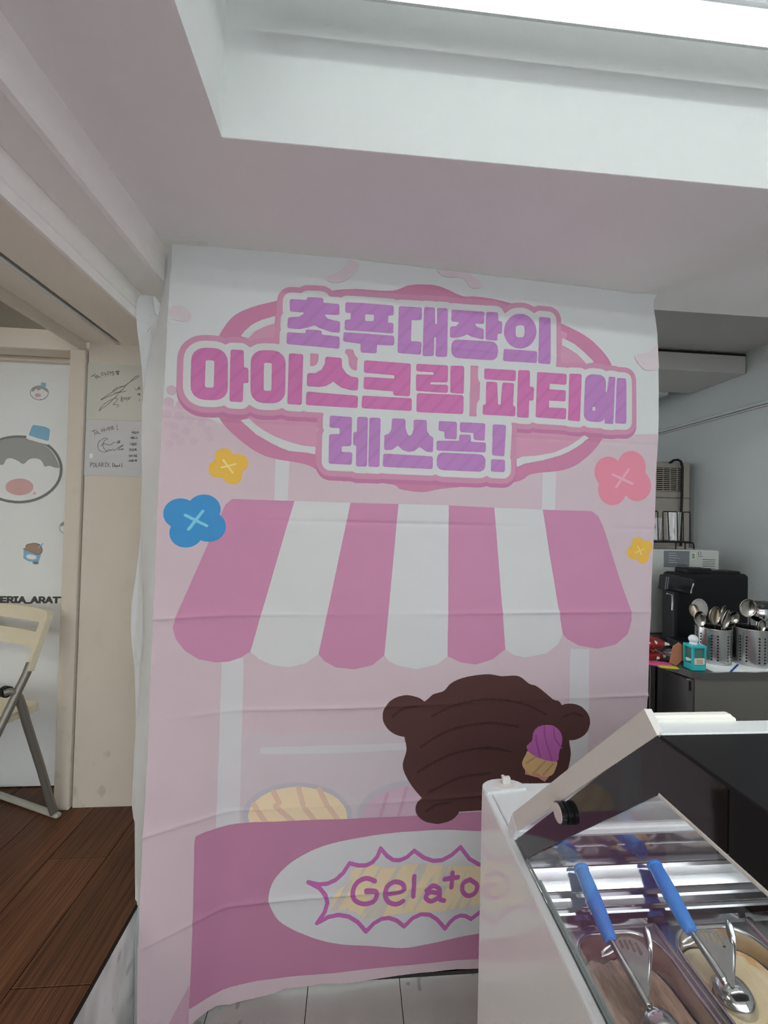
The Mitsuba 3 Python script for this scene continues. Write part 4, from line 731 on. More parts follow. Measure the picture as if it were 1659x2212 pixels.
# white curtain behind the banner's left edge
cu = thing('white_curtain', 'white cloth curtain with a rolled top, hanging behind the left edge of the banner', 'curtain')
def hang(ring, yc, amp, seed, nm):
    g = Polygon(spline(np.array(ring, float)/1000, 4)).buffer(0).intersection(sbox(-.746, .372, -.5, 2.246))
    v, f = trimesh.creation.triangulate_polygon(g, engine='earcut'); v, f = trimesh.remesh.subdivide_to_size(np.c_[v, v[:, 0]*0], f, .03, max_iter=12)
    X, z = v[:, 0], v[:, 1]
    Y = yc+amp*np.sin(X*95+1.2*np.sin(z*2.2)+seed)+amp*.6*np.sin(z*3.1+X*30)
    V = np.stack([X, Y, z], 1); f = np.asarray(f)
    M = trimesh.Trimesh(V, f, process=True)
    if M.face_normals[:, 1].mean() > 0: M.invert()
    V, f, N = M.vertices, M.faces, M.vertex_normals
    obj(nm, trimesh.Trimesh(np.vstack([V, V-N*.0015]), np.vstack([f, f[:, ::-1]+len(V)]), process=False), 'm_cloth', cu, smooth=True)
hang(CURTAIN, 1.385, .008, 0.4, 'drape')
hang(CURTAIN_TAB, 1.366, .003, 1.4, 'rolled_top')

# ------------------------------------------------------------------ poster and autographs
po = thing('wall_poster', 'white wall poster with grey scoops, blue tubs and bold dark lettering, behind the folding chair', 'poster')
obj('sheet', box((-1.75, 1.7465, .374), (-1.102, 1.7485, 2.112)), 'm_poster', po)
PC = dict(outline=(.20, .205, .20), ball=(.70, .72, .715), sauce=(.33, .335, .325), blue=(.235, .43, .57), rim=(.72, .74, .74), pink=(.60, .38, .375), choc=(.36, .26, .195))
lay, cov = [], MultiPolygon()
for c, kind, r, ring in POSTER:
    p = np.array(ring, float)/1000
    g = Polygon(spline(p)).buffer(0) if kind == 'S' else rounded(Polygon(p).buffer(0), r/1000*.6)
    lay.append((c, g))
acc = {}
for c, g in reversed(lay):
    acc.setdefault(c, []).append(g.difference(cov)); cov = unary_union([cov, g])
PN = dict(outline='scoop_outline', ball='scoop_print', sauce='sauce_print', blue='tub_print', rim='tub_rim_print', pink='pink_spot_print', choc='gelato_print')
PB = sbox(-1.75, .38, -1.103, 2.11)
for c, gs in acc.items():
    flat('m_poster_'+c, PC[c]); g = unary_union(gs).intersection(PB)
    for q in getattr(g, 'geoms', [g]):
        if q.area > 2e-6: obj(PN[c], extrude(q, .0004, 'y', 1.7459), 'm_poster_'+c, po)
tm = meshkit.text_mesh('GELATERIA_ARATTO', .0240, .0005, bold=True)
tri = tm.triangles[tm.face_normals[:, 2] > .9][:, :, :2]
tm = trimesh.util.concatenate([trimesh.creation.extrude_polygon(g, .0005, engine='earcut') for g in unary_union([Polygon(t).buffer(1e-5) for t in tri]).buffer(.0014, 6).geoms])
ta = meshkit.text_mesh('GELAT', .0240, .0005, bold=True); w1 = meshkit.text_mesh('GELATERIA_ARAT', .0240, .0005, bold=True)
s = (1.430-1.199)/(w1.bounds[1][0]-ta.bounds[1][0])
v = tm.vertices.copy(); v = np.stack([-1.430+(v[:, 0]-ta.bounds[1][0]-.0015)*s, 1.7464-v[:, 2], 1.120+v[:, 1]], 1)
tm = trimesh.Trimesh(v, tm.faces[:, ::-1], process=False)
flat('m_poster_text', (.085, .085, .085)); obj('lettering', tm, 'm_poster_text', po)
for i, (z0, z1, lb, wn, m) in enumerate([(1.858, 2.0755, 'upper autograph sheet on the cream pillar, greenish white with a large looping signature', 0, (.475, .475, .415)), (1.640, 1.855, 'lower autograph sheet on the cream pillar, grey with a crescent moon drawing', 1, (.475, .470, .470))]):
    mat(f'm_sheet_{i}', m, .35, .4)
    k = thing('autograph_sheet', lb, 'sign')
    obj('card', box((-1.042+.004*i*0, 1.6185, z0), (-.80, 1.6198, z1), .0004), f'm_sheet_{i}', k)
    hs = []
    for w, pts in HAND:
        p = np.array(pts, float)/1000; zc_ = p[:, 1].mean()
        if (zc_ > 1.8565) == (i == 0):
            hs.append(LineString(spline(p, 4, False) if len(p) > 3 else p).buffer(w*.00078))
    g = unary_union(hs)
    hw = obj('handwriting', extrude(g, .0003, 'y', 1.6181), 'm_ink', k); tag(hw, None, None, None, 'stuff')
    if i == 1: obj('tape', box((-1.022, 1.6178, 1.707), (-1.012, 1.6185, 1.724)), 'm_paper', k)
tape = obj('white_tape', box((-.66, 1.296, CZ-.0012), (-.49, 1.326, CZ), .0004), 'm_beam'); tag(tape, 'short white strip stuck to the ceiling above the top left corner of the banner', 'strip')

# ------------------------------------------------------------------ folding chair
Rf = np.array([-1.055, 1.569, PZ]); lv = np.array([-.928, .372, 0]); fv = np.array([-.372, -.928, 0])
def ch(s, t, z): return Rf+lv*s+fv*t+np.array([0, 0, z])
CW = .43
cr = thing('folding_chair', 'beige plastic folding chair with grey metal legs in front of the wall poster', 'chair')
post = sbox(0, -.128, CW, 0).union(sbox(0, -.20, .034, -.05)).union(sbox(CW-.034, -.20, CW, -.05))
post = post.buffer(-.004).buffer(.004)
fil = post.buffer(.03).buffer(-.03); post = fil.intersection(sbox(0, -.20, CW, 0))
corner = sbox(0, -.3, CW, 0).buffer(-.034).buffer(.034).union(sbox(0, -.30, CW, -.06)); post = post.intersection(corner)
post = post.difference(sbox(.058, -.074, CW-.058, -.040).buffer(-.006).buffer(.006))
bm = trimesh.creation.extrude_polygon(post, .020, engine='earcut'); v_, f_ = trimesh.remesh.subdivide_to_size(bm.vertices, bm.faces, .02, max_iter=14)
# local: x = s, y = w along the post, z = thickness
t0, z0, t1, z1 = .048, .765, .110, .565
def bend(v):
    s, w, h = v[:, 0], v[:, 1], v[:, 2]
    a = -w/.20; u = np.array([t1-t0, z1-z0]); L_ = np.linalg.norm(u); u = u/L_
    n = np.array([-u[1], u[0]])                       # forward normal in (t, z)
    e = 1-((s-CW/2)/(CW/2))**2
    h2 = h-.010-.042*e; w2 = -w+.0-.008*e*(w > -.03)
    t = t0+u[0]*w2+n[0]*h2; z = z0+u[1]*w2+n[1]*h2
    return Rf+lv*s[:, None]+fv*t[:, None]+np.array([0, 0, 1.0])*z[:, None]
obj('backrest', trimesh.Trimesh(bend(v_), f_), 'm_chair_plastic', cr, smooth=40)
def arcpts(f, n): return [f(i/(n-1)) for i in range(n)]
for s in (.017, CW-.017):
    k = obj('front_leg', tube([ch(s, .098, .60), ch(s, .110, .565), ch(s, .189, .394), ch(s, .366, .012)], .0125, 12), 'm_chair_tube', cr, smooth=40)
for s in (.020, CW-.020):
    obj('rear_leg', tube([ch(s+.012, .165, .518), ch(s+.006, .152, .520), ch(s, .140, .512), ch(s, .128, .490), ch(s, .116, .450), ch(s, .104, .40), ch(s, .052, .21), ch(s, .004, .022), ch(s, .0, .012)], .0125, 12), 'm_chair_tube', cr, smooth=40)
obj('floor_bar', tube([ch(-.004, .0, .0095), ch(.0, .0, .0095), ch(CW, .0, .0095), ch(CW+.004, .0, .0095)], [.008, .012, .012, .008], 12, flat=.78), 'm_chair_bar', cr, smooth=40)
obj('floor_bar', tube([ch(-.004, .368, .0095), ch(.0, .368, .0095), ch(CW, .368, .0095), ch(CW+.004, .368, .0095)], [.008, .012, .012, .008], 12, flat=.78), 'm_chair_bar', cr, smooth=40)
for s in (.040, CW-.040):
    c = ch(s, .155, .518); obj('hinge_knob', tube([c-lv*.012, c-lv*.010, c+lv*.010, c+lv*.012], [.012, .018, .018, .012], 16), 'm_black', cr, smooth=40)
sp_ = sbox(.035, .045, CW-.035, .43).buffer(-.03).buffer(.03)
sm = trimesh.creation.extrude_polygon(sp_, .026, engine='earcut'); v_, f_ = trimesh.remesh.subdivide_to_size(sm.vertices, sm.faces, .03, max_iter=12)
top = v_[:, 2] > .02
P = Rf+lv*v_[:, :1]+fv*v_[:, 1:2]+np.array([0, 0, 1.0])*(v_[:, 2:]+.412-.02*(v_[:, 1:2]-.06)-np.where(top, .010*np.clip(1-((v_[:, 0]-CW/2)/.17)**2, 0, 1), 0)[:, None])
obj('seat', trimesh.Trimesh(P, f_), 'm_chair_plastic', cr, smooth=40)

# ------------------------------------------------------------------ gelato display case (left end in view)
CX, RZ_ = .300, .932                       # plane of the end pane, height of the rim
XE = 1.55
gc = thing('gelato_display_case', 'white gelato display case with sloping glass and black printed borders, in front of the banner', 'display case')
endp = Polygon([(-.16, .02), (.835, .02), (.835, .926), (-.16, .926)])
obj('end_panel', extrude(endp, .010, 'x', .288), 'm_white_gloss', gc)
tag(gc+'__end_panel', 'glossy white end panel mirroring the banner')
pp = [(.2905+.0*1, .832)]
ca = [(.312-.024*math.cos(a), .835+.024*math.sin(a)) for a in np.linspace(0, math.pi/2, 9)]
obj('corner_post', extrude(Polygon(ca+[(.40, .859), (.40, .835)]), .905, 'z', .02), 'm_white_plastic', gc, smooth=40)
ca2 = [(.334-.047*math.cos(a), .832+.028*math.sin(a)) for a in np.linspace(-.5, math.pi+.1, 16)]
obj('corner_cap', extrude(Polygon(ca2), .008, 'z', .928), 'm_white_plastic', gc, smooth=40)
k = obj('cap_inlay', extrude(Point(0, 0).buffer(1, 12), .002, 'z', .936), 'm_grey_trim', gc, smooth=40)
Mi = extrude(affinity.translate(affinity.scale(Point(0, 0).buffer(1, 12), .024, .0125), .336, .838), .002, 'z', .9355); scene[k] = mikit.ply(Mi, 'm_grey_trim', smooth=False)
obj('latch', [box((.333, .838, .937), (.350, .846, .952), .001), box((.333, .838, .948), (.340, .850, .952), .001)], 'm_grey_trim', gc)
obj('rim_rail', box((.2885, -.16, .918), (.3025, .836, RZ_), .0025), 'm_white_plastic', gc)
obj('front_ledge', [box((.3045, .7215, .915), (XE, .852, .931), .003)], 'm_white_plastic', gc)
obj('front_panel', box((.312, .846, .02), (XE, .858, .92), .002), 'm_white_gloss', gc)
obj('rear_panel', box((.300, -.16, .02), (XE, -.148, .80), .002), 'm_white_gloss', gc)
obj('far_end_panel', box((XE, -.16, .02), (XE+.012, .858, .93), .002), 'm_white_gloss', gc)
# stepped steel well: tray, ribs, back wall
well = [(.643, .812), (.643, .826), (.648, .826), (.6495, .834), (.6515, .8335), (.6655, .833), (.6672, .8388), (.6692, .838), (.6850, .839), (.6866, .8475), (.6890, .8478), (.7010, .8552), (.7115, .8624), (.7155, .8660), (.7172, .8645), (.7182, .900), (.7175, .920), (.730, .920), (.730, .812)]
pans = []
mat('m_steel_well', (.42, .42, .44), .10, .5, 1.0)
PW, PITCH_X, PY0, PY1 = .146, .168, .285, .634
hole = []
for i in range(6):
    cx = .4365+i*PITCH_X
    hole.append(affinity.translate(sbox(-PW/2, PY0, PW/2, PY1), cx, 0).buffer(-.045).buffer(.045))
tray = sbox(.306, .02, XE, .644).difference(unary_union([h.buffer(.001) for h in hole]))
obj('pan_tray', extrude(tray, .004, 'z', .822), 'm_steel', gc)
obj('tray_divider', [box((.4365+PITCH_X*(i+.5)-.003, PY0-.05, .826), (.4365+PITCH_X*(i+.5)+.003, .642, .8325), .0012) for i in range(1)], 'm_steel', gc)
for i in range(1, 5): obj('tray_divider', box((.4365+PITCH_X*(i+.5)-.003, PY0-.05, .826), (.4365+PITCH_X*(i+.5)+.003, .642, .8325), .0012), 'm_steel', gc)
obj('stepped_back', extrude(Polygon(well), XE-.306, 'x', .306), 'm_steel_well', gc)
obj('well_lining', box((.3035, .02, .70), (.3065, .7175, .925)), 'm_steel_dark', gc)
obj('well_floor', box((.306, .02, .690), (XE, .7175, .694)), 'm_steel_dark', gc)
for x in (.4365+PITCH_X*.5, .4365+PITCH_X*1.5, .4365+PITCH_X*2.5):
    obj('tray_knob', lathe([(0, 0), (.006, 0), (.006, .004), (.004, .0065), (0, .0065)], 16).apply_translation((x+.004, .640, .826)), 'm_black', gc, smooth=40)
# glass: end pane with its black border, sloping front, flat top
ep = Polygon([(.690, .934), (.700, .940), (.374, 1.2945), (.04, 1.2945), (.04, .934)])
obj('end_glass', extrude(ep, .0001, 'x', CX+.0045).slice_plane([CX+.00455, 0, 0], [1, 0, 0]) if False else trimesh.Trimesh(np.array([[CX+.004, y, z] for y, z in ep.exterior.coords[:-1]]), [[0, 1, 2], [0, 2, 3], [0, 3, 4]], process=False), 'm_glass', gc)
fr1 = Polygon([(.692, .938), (.374, 1.2945), (.296, 1.2945), (.296, 1.242), (.365, 1.242), (.371, 1.236), (.628, .966), (.655, .936)])
fr2 = Polygon([(.2945, 1.2945), (.2945, 1.242), (.04, 1.242), (.04, 1.2945)])
obj('black_border', extrude(fr1, .002, 'x', CX), 'm_frit', gc); obj('black_border', extrude(fr2, .002, 'x', CX), 'm_black', gc)
obj('border_trim', box((CX-.001, .06, 1.2385), (CX+.006, .3665, 1.2425), .0008), 'm_grey_trim', gc)
mat('m_edge', (.16, .21, .19), .12, .6)
obj('glass_edge', [box((CX+.0025, .02, .934), (CX+.0055, .66, .937)), box((CX+.0085, .02, .928), (CX+.012, .62, .9325)), box((CX+.017, .02, .90), (CX+.0195, .60, .9045))], 'm_edge', gc)
kb = np.array([CX, .529, 1.105])
kn = obj('fixing_knob', tube([kb+[-.012, 0, 0], kb+[-.0115, 0, 0], kb+[-.006, 0, 0], kb+[-.0055, 0, 0], kb+[-.004, 0, 0], kb+[-.0035, 0, 0], kb+[0, 0, 0]], [.0125, .0135, .0135, .011, .011, .0135, .0135], 28), 'm_black_gloss', gc, smooth=35)
mat('m_knob_face', (.55, .50, .50), .12, .6)
obj('knob_face', tube([kb+[-.0128, 0, 0], kb+[-.0118, 0, 0]], .0118, 28), 'm_knob_face', gc+'__fixing_knob', smooth=35)
# sloping front glass and its side trim
def slope(a, b, x0, x1, th):
    a, b = np.array(a), np.array(b); d = (b-a)/np.linalg.norm(b-a); n = np.array([d[1], -d[0]])
    n = n if n[0] > 0 else -n
    return extrude(Polygon([a, b, b+n*th, a+n*th]), x1-x0, 'x', x0)
obj('side_trim', slope((.688, .958), (.368, 1.2965), CX-.001, CX+.007, .0245), 'm_grey_trim', gc)
obj('side_trim', slope((.702, .930), (.686, .962), CX-.002, CX+.006, .022), 'm_white_plastic', gc)
fa, fb_ = np.array([.716, .936]), np.array([.384, 1.288])
obj('front_glass', trimesh.Trimesh([[CX+.006, *fa], [XE, *fa], [XE, *fb_], [CX+.006, *fb_]], [[0, 1, 2], [0, 2, 3]], process=False), 'm_glass', gc)
obj('top_panel', box((CX, .03, 1.2925), (XE, .3665, 1.2975), .001), 'm_black', gc)
obj('top_bar', box((CX+.002, .3665, 1.284), (XE, .3895, 1.2985), .0012), 'm_white_plastic', gc)
obj('top_clip', [box((CX+.012, .388, 1.294), (CX+.100, .398, 1.3045), .002), box((CX+.098, .388, 1.294), (CX+.104, .395, 1.3015), .002), box((CX+.004, .389, 1.292), (CX+.016, .396, 1.297), .002)], 'm_cream_plastic', gc)
obj('front_clip', [rbox((.462, .818, .944), (.62, .836, .953), .004), box((.460, .812, .931), (.61, .832, .946), .002)], 'm_cream_plastic', gc, smooth=40)
# pans
def pan_mesh(cx):
    outer = affinity.translate(sbox(-PW/2, PY0, PW/2, PY1), cx, 0).buffer(-.045).buffer(.045, 10)
    lip = outer.buffer(.004)
    ring = extrude(lip.difference(outer.buffer(-.0022)), .0012, 'z', .8262)
    pth = np.array(outer.buffer(.0008).simplify(.0003).exterior.coords); ring = trimesh.util.concatenate([ring, tube(np.c_[pth, np.full(len(pth), .8285)], .0024, 8)])
    inner = outer.buffer(-.0022); a = np.array(inner.exterior.coords)[:-1]; b = np.array(inner.buffer(-.006).exterior.coords)[:-1]
    b = a+(np.array([cx, (PY0+PY1)/2])-a)*.04
    n = len(a); V = np.vstack([np.c_[a, np.full(n, .828)], np.c_[b, np.full(n, .725)]]); F = []
    for i in range(n): F += [[i, (i+1) % n, n+(i+1) % n], [i, n+(i+1) % n, n+i]]
    return trimesh.util.concatenate([ring, trimesh.Trimesh(V, F, process=False)]), inner
def cho(p, n, uv):
    g = fbm(p.x*70, p.y*32, p.z*30); h = noise(p.x*300, p.y*90, 1)
    return mix((.30, .175, .12), (.46, .30, .22), smoothstep(.25, .75, g*.7+h*.3))
def van(p, n, uv):
    g = fbm(p.x*26, p.y*22, 2); o = smoothstep(.62, .72, fbm(p.x*34+p.y*20, p.y*26, 8))
    return mix(mix((.80, .63, .36), (.86, .74, .50), g), (.70, .36, .09), o*.75)
def pis(p, n, uv): return mix((.60, .52, .42), (.70, .63, .55), fbm(p.x*40, p.y*40, 3))
mat('m_choc', cho, .5, .3); mat('m_van', van, .4, .35); mat('m_pis', pis, .4, .35)
GL = [('chocolate_gelato', 'brown chocolate gelato scraped into ridges in the first pan from the case end', 'm_choc'), ('vanilla_gelato', 'pale yellow gelato with orange streaks in the second pan', 'm_van'), ('cream_gelato', 'pale cream gelato in the third pan, at the right edge of the photo', 'm_pis'), ('cream_gelato', 'pale cream gelato in the fourth pan, behind the third', 'm_pis')]
PL = ['steel gelato pan nearest the end of the case, holding brown gelato', 'steel gelato pan second from the end of the case, holding yellow gelato', 'steel gelato pan third from the end of the case, cut off by the photo edge', 'steel gelato pan fourth from the end of the case']
for i in range(4):
    cx = .4365+i*PITCH_X; M, inner = pan_mesh(cx)
    k = obj('gelato_pan', M, 'm_steel', None, smooth=35); tag(k, PL[i], 'pan', 'gelato pans in the display case')
    g = inner.buffer(-.0035); gx = np.arange(cx-.08, cx+.081, .004); gy = np.arange(PY0, PY1+.01, .004)
    v, f = trimesh.creation.triangulate_polygon(g, engine='earcut'); v, f = trimesh.remesh.subdivide_to_size(np.c_[v, v[:, 0]*0], f, .006, max_iter=14)
    X, Y = v[:, 0], v[:, 1]
    d = shapely.distance(shapely.points(X, Y), g.exterior)
    q = np.stack([X*45, Y*14, X*0+i], -1); q2 = np.stack([X*150, Y*60, X*0], -1)
    if i == 0: z = .788+.016*meshkit.fbm(q, 4, 2)+.0045*meshkit.noise(q2, 4)+.005*np.sin((X*.9+Y*.45)*120)*.35
    else: z = .803+.009*meshkit.fbm(q*.7, 3, 2+i)+.0012*meshkit.noise(q2, 4)
    z = z-.008*np.clip(1-d/.012, 0, 1)**2
    f = np.asarray(f); tt = trimesh.Trimesh(np.stack([X, Y, z], 1), f, process=True)
    if tt.face_normals[:, 2].mean() < 0: tt.invert()
    kk = obj(GL[i][0], tt, GL[i][2], None, smooth=True); tag(kk, GL[i][1], 'gelato', None, 'stuff')
# scoops
def scoop(htop, hbot, tip, bowl, side, label):
    htop, hbot, tip, bowl = (np.array(a, float) for a in (htop, hbot, tip, bowl))
    k = thing('gelato_scoop', label, 'scoop', 'blue handled scoops in the gelato pans')
    d = (hbot-htop); L = np.linalg.norm(d); d = d/L
    q = [htop+d*L*t for t in (0, .012, .05, .07, .12, .5, .85, .96, 1.0)]
    obj('handle', tube(q, [.0105, .0128, .0134, .0118, .0122, .0132, .0118, .0106, .0090], 24), 'm_blue_handle', k, smooth=35)
    tag(k+'__handle', 'bright blue plastic handle')
    m = (hbot+tip)/2+np.array([0, 0, .001])
    obj('shaft', tube([hbot-d*.004, m, tip-(tip-hbot)*.06, tip], [.0048, .0055, .0058, .0030], 16), 'm_steel_shiny', k, smooth=35)
    a = np.linspace(0, math.pi/2, 14); R = .0262
    pr = [(R*1.0, -.006), (R*1.06, -.005)]+[(R*math.cos(t)*1.04, R*math.sin(t)*.92) for t in a]
    B = lathe(pr, 40); ax = (bowl-tip); 
    tilt = trimesh.transformations.rotation_matrix(.30, np.cross([0, 0, 1], (tip-hbot)/np.linalg.norm(tip-hbot)))
    B.apply_transform(tilt); B.apply_translation(bowl)
    obj('bowl', B, 'm_steel_shiny', k, smooth=40)
    # pierced thumb-lever plate standing beside the shaft
    u = (tip-hbot); Lu = np.linalg.norm(u); u /= Lu; w = np.array(side, float); w -= u*(w@u); w /= np.linalg.norm(w)
    pl = Polygon([(.002, .003), (.001, .017), (.006, .030), (.016, .040), (.028, .043), (.063, .010), (.066, .003)]).buffer(-.002).buffer(.002)
    for j, (x, y, ln) in enumerate(((.0055, .0120, .006), (.0075, .0185, .008), (.0105, .0250, .010), (.0155, .0315, .011))):
        pl = pl.difference(LineString([(x, y), (x+ln, y-ln*.12)]).buffer(.0019))
    E = trimesh.creation.extrude_polygon(pl, .0012, engine='earcut'); n = np.cross(u, w)
    E.vertices = hbot+np.outer(E.vertices[:, 0], u)+np.outer(E.vertices[:, 1], w)+np.outer(E.vertices[:, 2], n)
    obj('lever_plate', E, 'm_steel_dark', k)
    c0 = hbot+u*.063+w*.006; c1 = hbot+u*.029+w*.044; c2 = hbot+u*.018+w*.047+np.array([0, .002, .022])
    obj('thumb_lever', tube([c0, (c0+c1)/2, c1, c1+(c2-c1)*.4, c1+(c2-c1)*.8, c2], [.0022, .0026, .003, .0056, .0050, .002], 12, flat=.5), 'm_steel', k, smooth=40)
    b0 = hbot+u*.004-w*.004
    obj('bracket', tube([b0, b0-w*.009+u*.001, b0-w*.018+u*.003, b0-w*.020+u*.0055, b0-w*.009+u*.0065, b0+u*.006], .0016, 8), 'm_steel', k, smooth=40)
scoop((.4275, .7035, .8760), (.4185, .604, .848), (.428, .532, .828), (.436, .517, .811), (.85, .15, .40), 'blue-handled steel scoop lying on the brown gelato')
scoop((.568, .7035, .8765), (.5565, .608, .850), (.560, .552, .834), (.574, .553, .811), (.85, .15, .40), 'blue-handled steel scoop lying on the yellow gelato')

# ------------------------------------------------------------------ kitchen corner behind the banner's right edge
struct('trim_10', box((2.200, 1.0, 2.235), (2.222, 3.4, 2.262), .004), 'm_kitchen_trim', 'conduit along the kitchen wall')
ca_ = thing('wall_conduit', 'slim grey conduit running along the kitchen side wall', 'conduit')
scene.pop('trim_10'); labels.pop('trim_10')
obj('channel', box((2.196, .9, 2.172), (2.2205, 3.45, 2.188), .003), 'm_kitchen_wall', ca_); obj('channel', box((2.204, .9, 2.160), (2.2205, 3.45, 2.169), .002), 'm_kitchen_trim', ca_)
bx_ = thing('ceiling_duct', 'grey boxed duct below the kitchen ceiling, ending at the side wall', 'duct')
obj('box', box((.9, 2.10, 2.478), (2.218, 2.45, 2.492), .002), 'm_dark_gap', bx_)
obj('front_board', box((.9, 2.098, 2.378), (2.214, 2.46, 2.480), .003), 'm_kitchen_trim', bx_)
obj('side_duct', box((1.82, 2.46, 2.36), (2.05, 3.5, 2.44), .004), 'm_kitchen_wall', bx_)
wt = thing('steel_worktop', 'stainless steel kitchen worktop with a rounded corner, under the utensil holders', 'worktop')
wp = Polygon([(1.05, 1.86), (1.338, 1.722), (1.395, 1.60), (1.412, 1.557), (1.432, 1.5395), (1.47, 1.536), (2.215, 1.536), (2.215, 3.4), (1.05, 3.4)])
wp = wp.buffer(-.012).buffer(.012)
obj('top', extrude(wp, .028, 'z', .872), 'm_steel_dark', wt); 
mat('m_front_steel', (.235, .22, .195), .38, .5, .55); obj('front_panel', box((1.425, 1.552, .12), (2.21, 1.566, .872), .002), 'm_front_steel', wt)
for x, y in ((1.36, 1.72), (2.14, 1.58)): obj('leg', box((x, y, -.004), (x+.028, y+.028, .872), .003), 'm_steel_dark', wt)
uc = thing('undercounter_fridge', 'black undercounter fridge with a dark steel door edge, left of the worktop front', 'fridge')
obj('body', box((1.08, 1.80, .0), (1.352, 2.3, .868), .005), 'm_black', uc)
obj('door', box((1.392, 1.556, .10), (1.4245, 1.80, .868), .004), 'm_steel_dark', uc)
obj('handle_slot', box((1.402, 1.553, .82), (1.409, 1.5575, .858)), 'm_dark_gap', uc+'__door')
cm = thing('coffee_machine', 'black automatic coffee machine with a glossy tilted front panel on the worktop', 'coffee machine')
obj('body', rbox((1.622, 1.885, .9005), (2.025, 1.985, 1.262), .022), 'm_black', cm, smooth=40)
pq = rbox((1.532, 1.835, 1.176), (1.676, 1.895, 1.252), .010)
pq.apply_transform(trimesh.transformations.rotation_matrix(.12, [0, 1, 0], [1.58, 1.86, 1.21])); obj('control_panel', pq, 'm_black_gloss', cm, smooth=40)
mat('m_chrome', (.85, .86, .86), .08, .5, 1.0)
ck = box((1.660, 1.832, 1.168), (1.668, 1.836, 1.222), .002); ck.apply_transform(trimesh.transformations.rotation_matrix(.28, [0, 1, 0], [1.664, 1.834, 1.2])); obj('chrome_edge', ck, 'm_chrome', cm)
obj('spout', tube([(1.545, 1.85, 1.166), (1.572, 1.85, 1.160), (1.575, 1.85, 1.12), (1.574, 1.85, 1.085)], .004, 10), 'm_chrome', cm, smooth=40)
obj('lid', rbox((1.690, 1.90, 1.255), (1.835, 1.98, 1.285), .010), 'm_black', cm, smooth=40); obj('lid', rbox((1.825, 1.90, 1.252), (1.990, 1.98, 1.274), .009), 'm_black', cm, smooth=40)
obj('drip_tray', rbox((1.575, 1.80, .9005), (1.72, 1.89, .945), .008), 'm_black', cm, smooth=40)
ov = thing('white_appliance', 'white boxy appliance with a grey rating plate and vent slots, behind the coffee machine', 'appliance')
mat('m_ov', (.50, .51, .48), .45, .35); mat('m_plate', (.17, .185, .20), .5, .3); mat('m_slot', (.12, .12, .11), .7, .1)
obj('casing', rbox((1.45, 2.10, .9005), (2.066, 2.405, 1.366), .008), 'm_ov', ov, smooth=40)
obj('rating_plate', box((1.733, 2.0975, 1.268), (1.884, 2.101, 1.360), .0008), 'm_plate', ov)
for j in range(5): obj('plate_line', box((1.760, 2.0968, 1.345-j*.013), (1.800+.012*(j % 3), 2.0976, 1.3475-j*.013)), 'm_ov', ov+'__rating_plate')
obj('plate_line', box((1.805, 2.0968, 1.276), (1.872, 2.0976, 1.284)), 'm_slot', ov+'__rating_plate')
for j in range(7): obj('vent_slot', box((1.964, 2.0985, 1.312-j*.0122), (2.038, 2.102, 1.3155-j*.0122)), 'm_slot', ov)
def ringp(c, r0, r1, m, nm, a0=0, a1=2*math.pi):
    t = np.linspace(a0, a1, 25); o = [(c[0]+r1*math.cos(a), c[1]+r1*math.sin(a)) for a in t]; i_ = [(c[0]+r0*math.cos(a), c[1]+r0*math.sin(a)) for a in t[::-1]]
    obj(nm, extrude(Polygon(o+i_).buffer(0), .0012, 'y', 2.0985), m, ov)
mat('m_green', (.10, .20, .06), .5, .3); mat('m_yel', (.48, .38, .06), .5, .3); mat('m_sticker', (.58, .60, .56), .5, .3)
ringp((1.758, 1.214), .024, .030, 'm_yel', 'grade_ring', .1, math.pi-.1); ringp((1.758, 1.214), .0285, .033, 'm_green', 'grade_ring', .9, math.pi+.3)
obj('grade_mark', extrude(Polygon([(1.744, 1.214), (1.752, 1.228), (1.764, 1.229), (1.774, 1.216), (1.772, 1.210), (1.744, 1.210)]), .0012, 'y', 2.0985), 'm_green', ov)
obj('sticker', box((1.893, 2.0985, 1.314), (1.922, 2.101, 1.353)), 'm_sticker', ov)
for j in range(3): obj('sticker_mark', box((1.899, 2.098, 1.320+j*.009), (1.915, 2.0987, 1.326+j*.009)), 'm_green', ov+'__sticker')
ringp((1.945, 1.349), .008, .0098, 'm_slot', 'printed_mark'); obj('printed_line', box((1.932, 2.0985, 1.331), (1.964, 2.101, 1.3335)), 'm_slot', ov)
obj('printed_line', box((1.808, 2.0985, 1.249), (1.820, 2.101, 1.254)), 'm_slot', ov); obj('printed_line', box((1.852, 2.0985, 1.250), (1.884, 2.101, 1.2525)), 'm_slot', ov)
rk = thing('cup_rack', 'black wire cup rack standing on the white appliance', 'rack')
obj('base', box((1.50, 2.14, 1.402), (1.936, 2.30, 1.412), .002), 'm_black', rk)
for x in (1.52, 1.855, 1.912): obj('foot', tube([(x, 2.16, 1.366), (x, 2.16, 1.404)], .0035, 8), 'm_black', rk, smooth=40)
obj('foot', tube([(1.905, 2.15, 1.403), (1.950, 2.15, 1.403), (1.955, 2.15, 1.398), (1.957, 2.15, 1.368)], .003, 8), 'm_black', rk, smooth=40)
for x0, x1 in ((1.50, 1.54), (1.585, 1.62), (1.66, 1.734), (1.765, 1.852), (1.888, 1.930)):
    obj('wire_loop', tube([(x0+.004, 2.15, 1.410), (x0, 2.15, 1.574), (x0+.004, 2.15, 1.580), (x1-.004, 2.15, 1.580), (x1, 2.15, 1.574), (x1+.004, 2.15, 1.410)], .0028, 8), 'm_black', rk, smooth=40)
obj('wire_loop', tube([(1.795, 2.15, 1.580), (1.800, 2.15, 1.50), (1.805, 2.15, 1.410)], .0028, 8), 'm_black', rk, smooth=40)
scene['m_cup'] = {'type': 'thindielectric', 'int_ior': 1.5}
